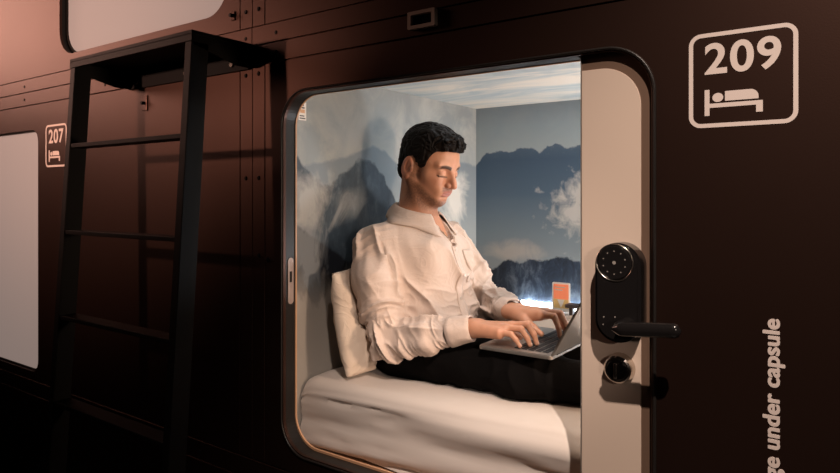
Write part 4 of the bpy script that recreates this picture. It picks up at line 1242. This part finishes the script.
# ------------------------------------------------------------------ laptop
lap = empty('laptop', (-0.735, 0.405, 0.752))
BX0, BX1, BY0, BY1, BZ0, BZ1 = -0.838, -0.634, 0.248, 0.556, 0.754, 0.7645
bm = bmesh.new(); plate(bm, rrect(BX0, BX1, BY0, BY1, 0.010, 6), [], 0, 0.0105)
for v in bm.verts: v.co = Vector((v.co.x, v.co.z, BZ0 + v.co.y))
bmesh.ops.recalc_face_normals(bm, faces=bm.faces[:])
es = [e for e in bm.edges if len(e.link_faces) == 2 and e.calc_face_angle(0) > 1.0]; bmesh.ops.bevel(bm, geom=es, offset=0.002, segments=2, affect='EDGES')
kid(auto(link('base', bm, M['alu'])), lap)
bm = bmesh.new(); box(bm, -0.748, -0.646, 0.266, 0.538, BZ1 - 0.0004, BZ1 + 0.0003); kid(link('keyboard_bed', bm, M['alu']), lap)
bm = bmesh.new(); box(bm, -0.829, -0.757, 0.350, 0.454, BZ1 - 0.0002, BZ1 + 0.0004); kid(link('trackpad', bm, M['alu']), lap)
kb = bmesh.new(); box(kb, -0.0076, 0.0076, -0.0082, 0.0087, 0, 0.0016, 0.0006, 1)
key0 = kid(link('key', kb, M['key']), lap); key0.location = (0, 0, 0); first = True
for r_ in range(5):
    for c in range(14):
        if r_ == 4 and 4 <= c <= 8:
            continue
        k = key0 if first else key0.copy()
        if not first: COL.objects.link(k); kid(k, lap)
        first = False
        k.location = (-0.738 + 0.0192 * (r_ if True else 0) * 1.0 + 0.001, 0.2785 + c * 0.0191, BZ1 + 0.0003)
# row nearest the user carries the space bar
for o in [o for o in lap.children if o.name.startswith('key') and o.type == 'MESH' and o.name.split('.')[0] == 'key']:
    pass
for o in list(lap.children):
    if o.name.split('.')[0] == 'key':
        o.location.x = -0.661 - (o.location.x + 0.737)      # row 4 ends up nearest the user
bm = bmesh.new(); box(bm, -0.7459, -0.7297, 0.3465, 0.4395, BZ1 + 0.0003, BZ1 + 0.0019, 0.0006, 1); kid(link('space_bar', bm, M['key']), lap)
# lid leaning back
lid = bmesh.new(); plate(lid, rrect(0, 0.205, BY0, BY1, (0.010, 0.0, 0.0, 0.010), 6), [], 0, 0.006)
LA = R(61)
def lidpt(a, t): # a along the lid, t thickness (positive = outer side)
    return (BX1 - 0.004 + a * math.cos(LA) + t * math.sin(LA), BZ1 + 0.001 + a * math.sin(LA) - t * math.cos(LA))
for v in lid.verts:
    x_, z_ = lidpt(v.co.x, v.co.y); v.co = Vector((x_, v.co.z, z_))
bmesh.ops.recalc_face_normals(lid, faces=lid.faces[:])
es = [e for e in lid.edges if len(e.link_faces) == 2 and e.calc_face_angle(0) > 1.0]; bmesh.ops.bevel(lid, geom=es, offset=0.0015, segments=2, affect='EDGES')
kid(auto(link('lid', lid, M['alu'])), lap)
bm = bmesh.new(); vs = []
for a, y in ((0.008, BY0 + 0.008), (0.196, BY0 + 0.008), (0.196, BY1 - 0.008), (0.008, BY1 - 0.008)):
    x_, z_ = lidpt(a, -0.0004); vs.append(bm.verts.new((x_, y, z_)))
bm.faces.new(vs); scr = kid(link('screen', bm, M['screen']), lap)
sm = scr.modifiers.new('t', 'SOLIDIFY'); sm.thickness = 0.0006; sm.offset = 0
bm = bmesh.new(); tube(bm, [(BX1 - 0.003, BY0 + 0.03, BZ1 - 0.001), (BX1 - 0.003, BY1 - 0.03, BZ1 - 0.001)], 0.0042, 10); kid(link('hinge', bm, M['key'], smooth=True), lap)
tag(lap, 'open silver laptop with black keys resting on the man\'s lap', 'laptop')

# ------------------------------------------------------------------ back shelf, light strip, card
shelf = empty('shelf', (-0.4, 1.03, 0.715))
bm = bmesh.new(); box(bm, -1.22, RX - 0.002, 0.975, 1.098, 0.712, 0.728, 0.002); kid(link('board', bm, M['white']), shelf)
bm = bmesh.new(); box(bm, -1.20, RX - 0.01, 0.978, 1.096, 0.642, 0.711, 0.002); kid(link('box_base', bm, M['white']), shelf)
tag(shelf, 'low white ledge along the back wall behind the laptop', 'shelf')
bm = bmesh.new(); tube(bm, [(-1.13, 1.088, 0.735), (RX - 0.02, 1.088, 0.735)], 0.0062, 10)
tag(link('light_strip', bm, M['led'], smooth=True), 'glowing white light strip along the ledge under the back wall mural', 'light strip')
cd = empty('info_card', (-0.93, 1.0, 0.728))
bm = bmesh.new(); plate(bm, rrect(-0.965, -0.897, 0.7285, 0.835, 0.005, 5), [], 1.004, 1.007); kid(link('holder', bm, M['white']), cd)
bm = bmesh.new(); plate(bm, rrect(-0.9595, -0.9025, 0.775, 0.829, 0.003, 4), [], 1.0028, 1.004); kid(link('orange_panel', bm, M['orange']), cd)
bm = bmesh.new(); plate(bm, rrect(-0.9595, -0.9025, 0.742, 0.7748, 0.002, 4), [], 1.0028, 1.004); kid(link('ochre_panel', bm, M['yellow']), cd)
for i, (a, z, w) in enumerate([(-0.955, 0.816, 0.040), (-0.955, 0.806, 0.030)]):
    bm = bmesh.new(); plate(bm, [(a, z), (a + w, z), (a + w, z + 0.004), (a, z + 0.004)], [], 1.0022, 1.0028); kid(link('print_line', bm, M['decal']), cd)
bm = bmesh.new(); plate(bm, [(-0.931, 0.744), (-0.945, 0.7735), (-0.917, 0.7735)], [], 1.0022, 1.0028); kid(link('white_arrow', bm, M['white']), cd)
tag(cd, 'small orange and ochre information card standing on the lit back ledge', 'card')
hb = empty('headphone_hook', (-0.86, 0.985, 0.728))
bm = bmesh.new(); box(bm, -0.894, -0.83, 0.95, 0.99, 0.755, 0.768, 0.002); kid(link('arm', bm, M['shelf']), hb)
bm = bmesh.new(); box(bm, -0.884, -0.870, 0.962, 0.984, 0.728, 0.756, 0.002); kid(link('post', bm, M['shelf']), hb)
hb.name = 'dark_bracket'; tag(hb, 'small dark bracket on the ledge just right of the orange card', 'bracket')
# reading lamp on the end wall
rl = empty('reading_lamp', (RX, 0.22, 1.14))
bm = bmesh.new(); box(bm, RX - 0.012, RX - 0.0005, 0.17, 0.27, 1.09, 1.19, 0.004); kid(link('wall_plate', bm, M['white']), rl)
bm = bmesh.new(); ring(bm, rrect(0.13, 0.31, 1.05, 1.23, 0.02, 5), rrect(0.138, 0.302, 1.058, 1.222, 0.014, 5), 0, 0.06)
for v in bm.verts: v.co = Vector((RX - 0.012 - v.co.y, v.co.x, v.co.z))
bmesh.ops.recalc_face_normals(bm, faces=bm.faces[:]); kid(link('lamp_shade', bm, M['white']), rl)
tag(rl, 'square white reading lamp on the end wall at the foot of the bed', 'lamp')
# ceiling lamp body inside the capsule
cl = empty('ceiling_lamp', (-0.28, 0.50, CZ))
bm = bmesh.new(); box(bm, -0.40, -0.16, 0.38, 0.62, CZ - 0.010, CZ - 0.0005, 0.004); kid(link('housing', bm, M['white']), cl)
tag(cl, 'flat white square ceiling lamp inside the capsule', 'ceiling lamp')
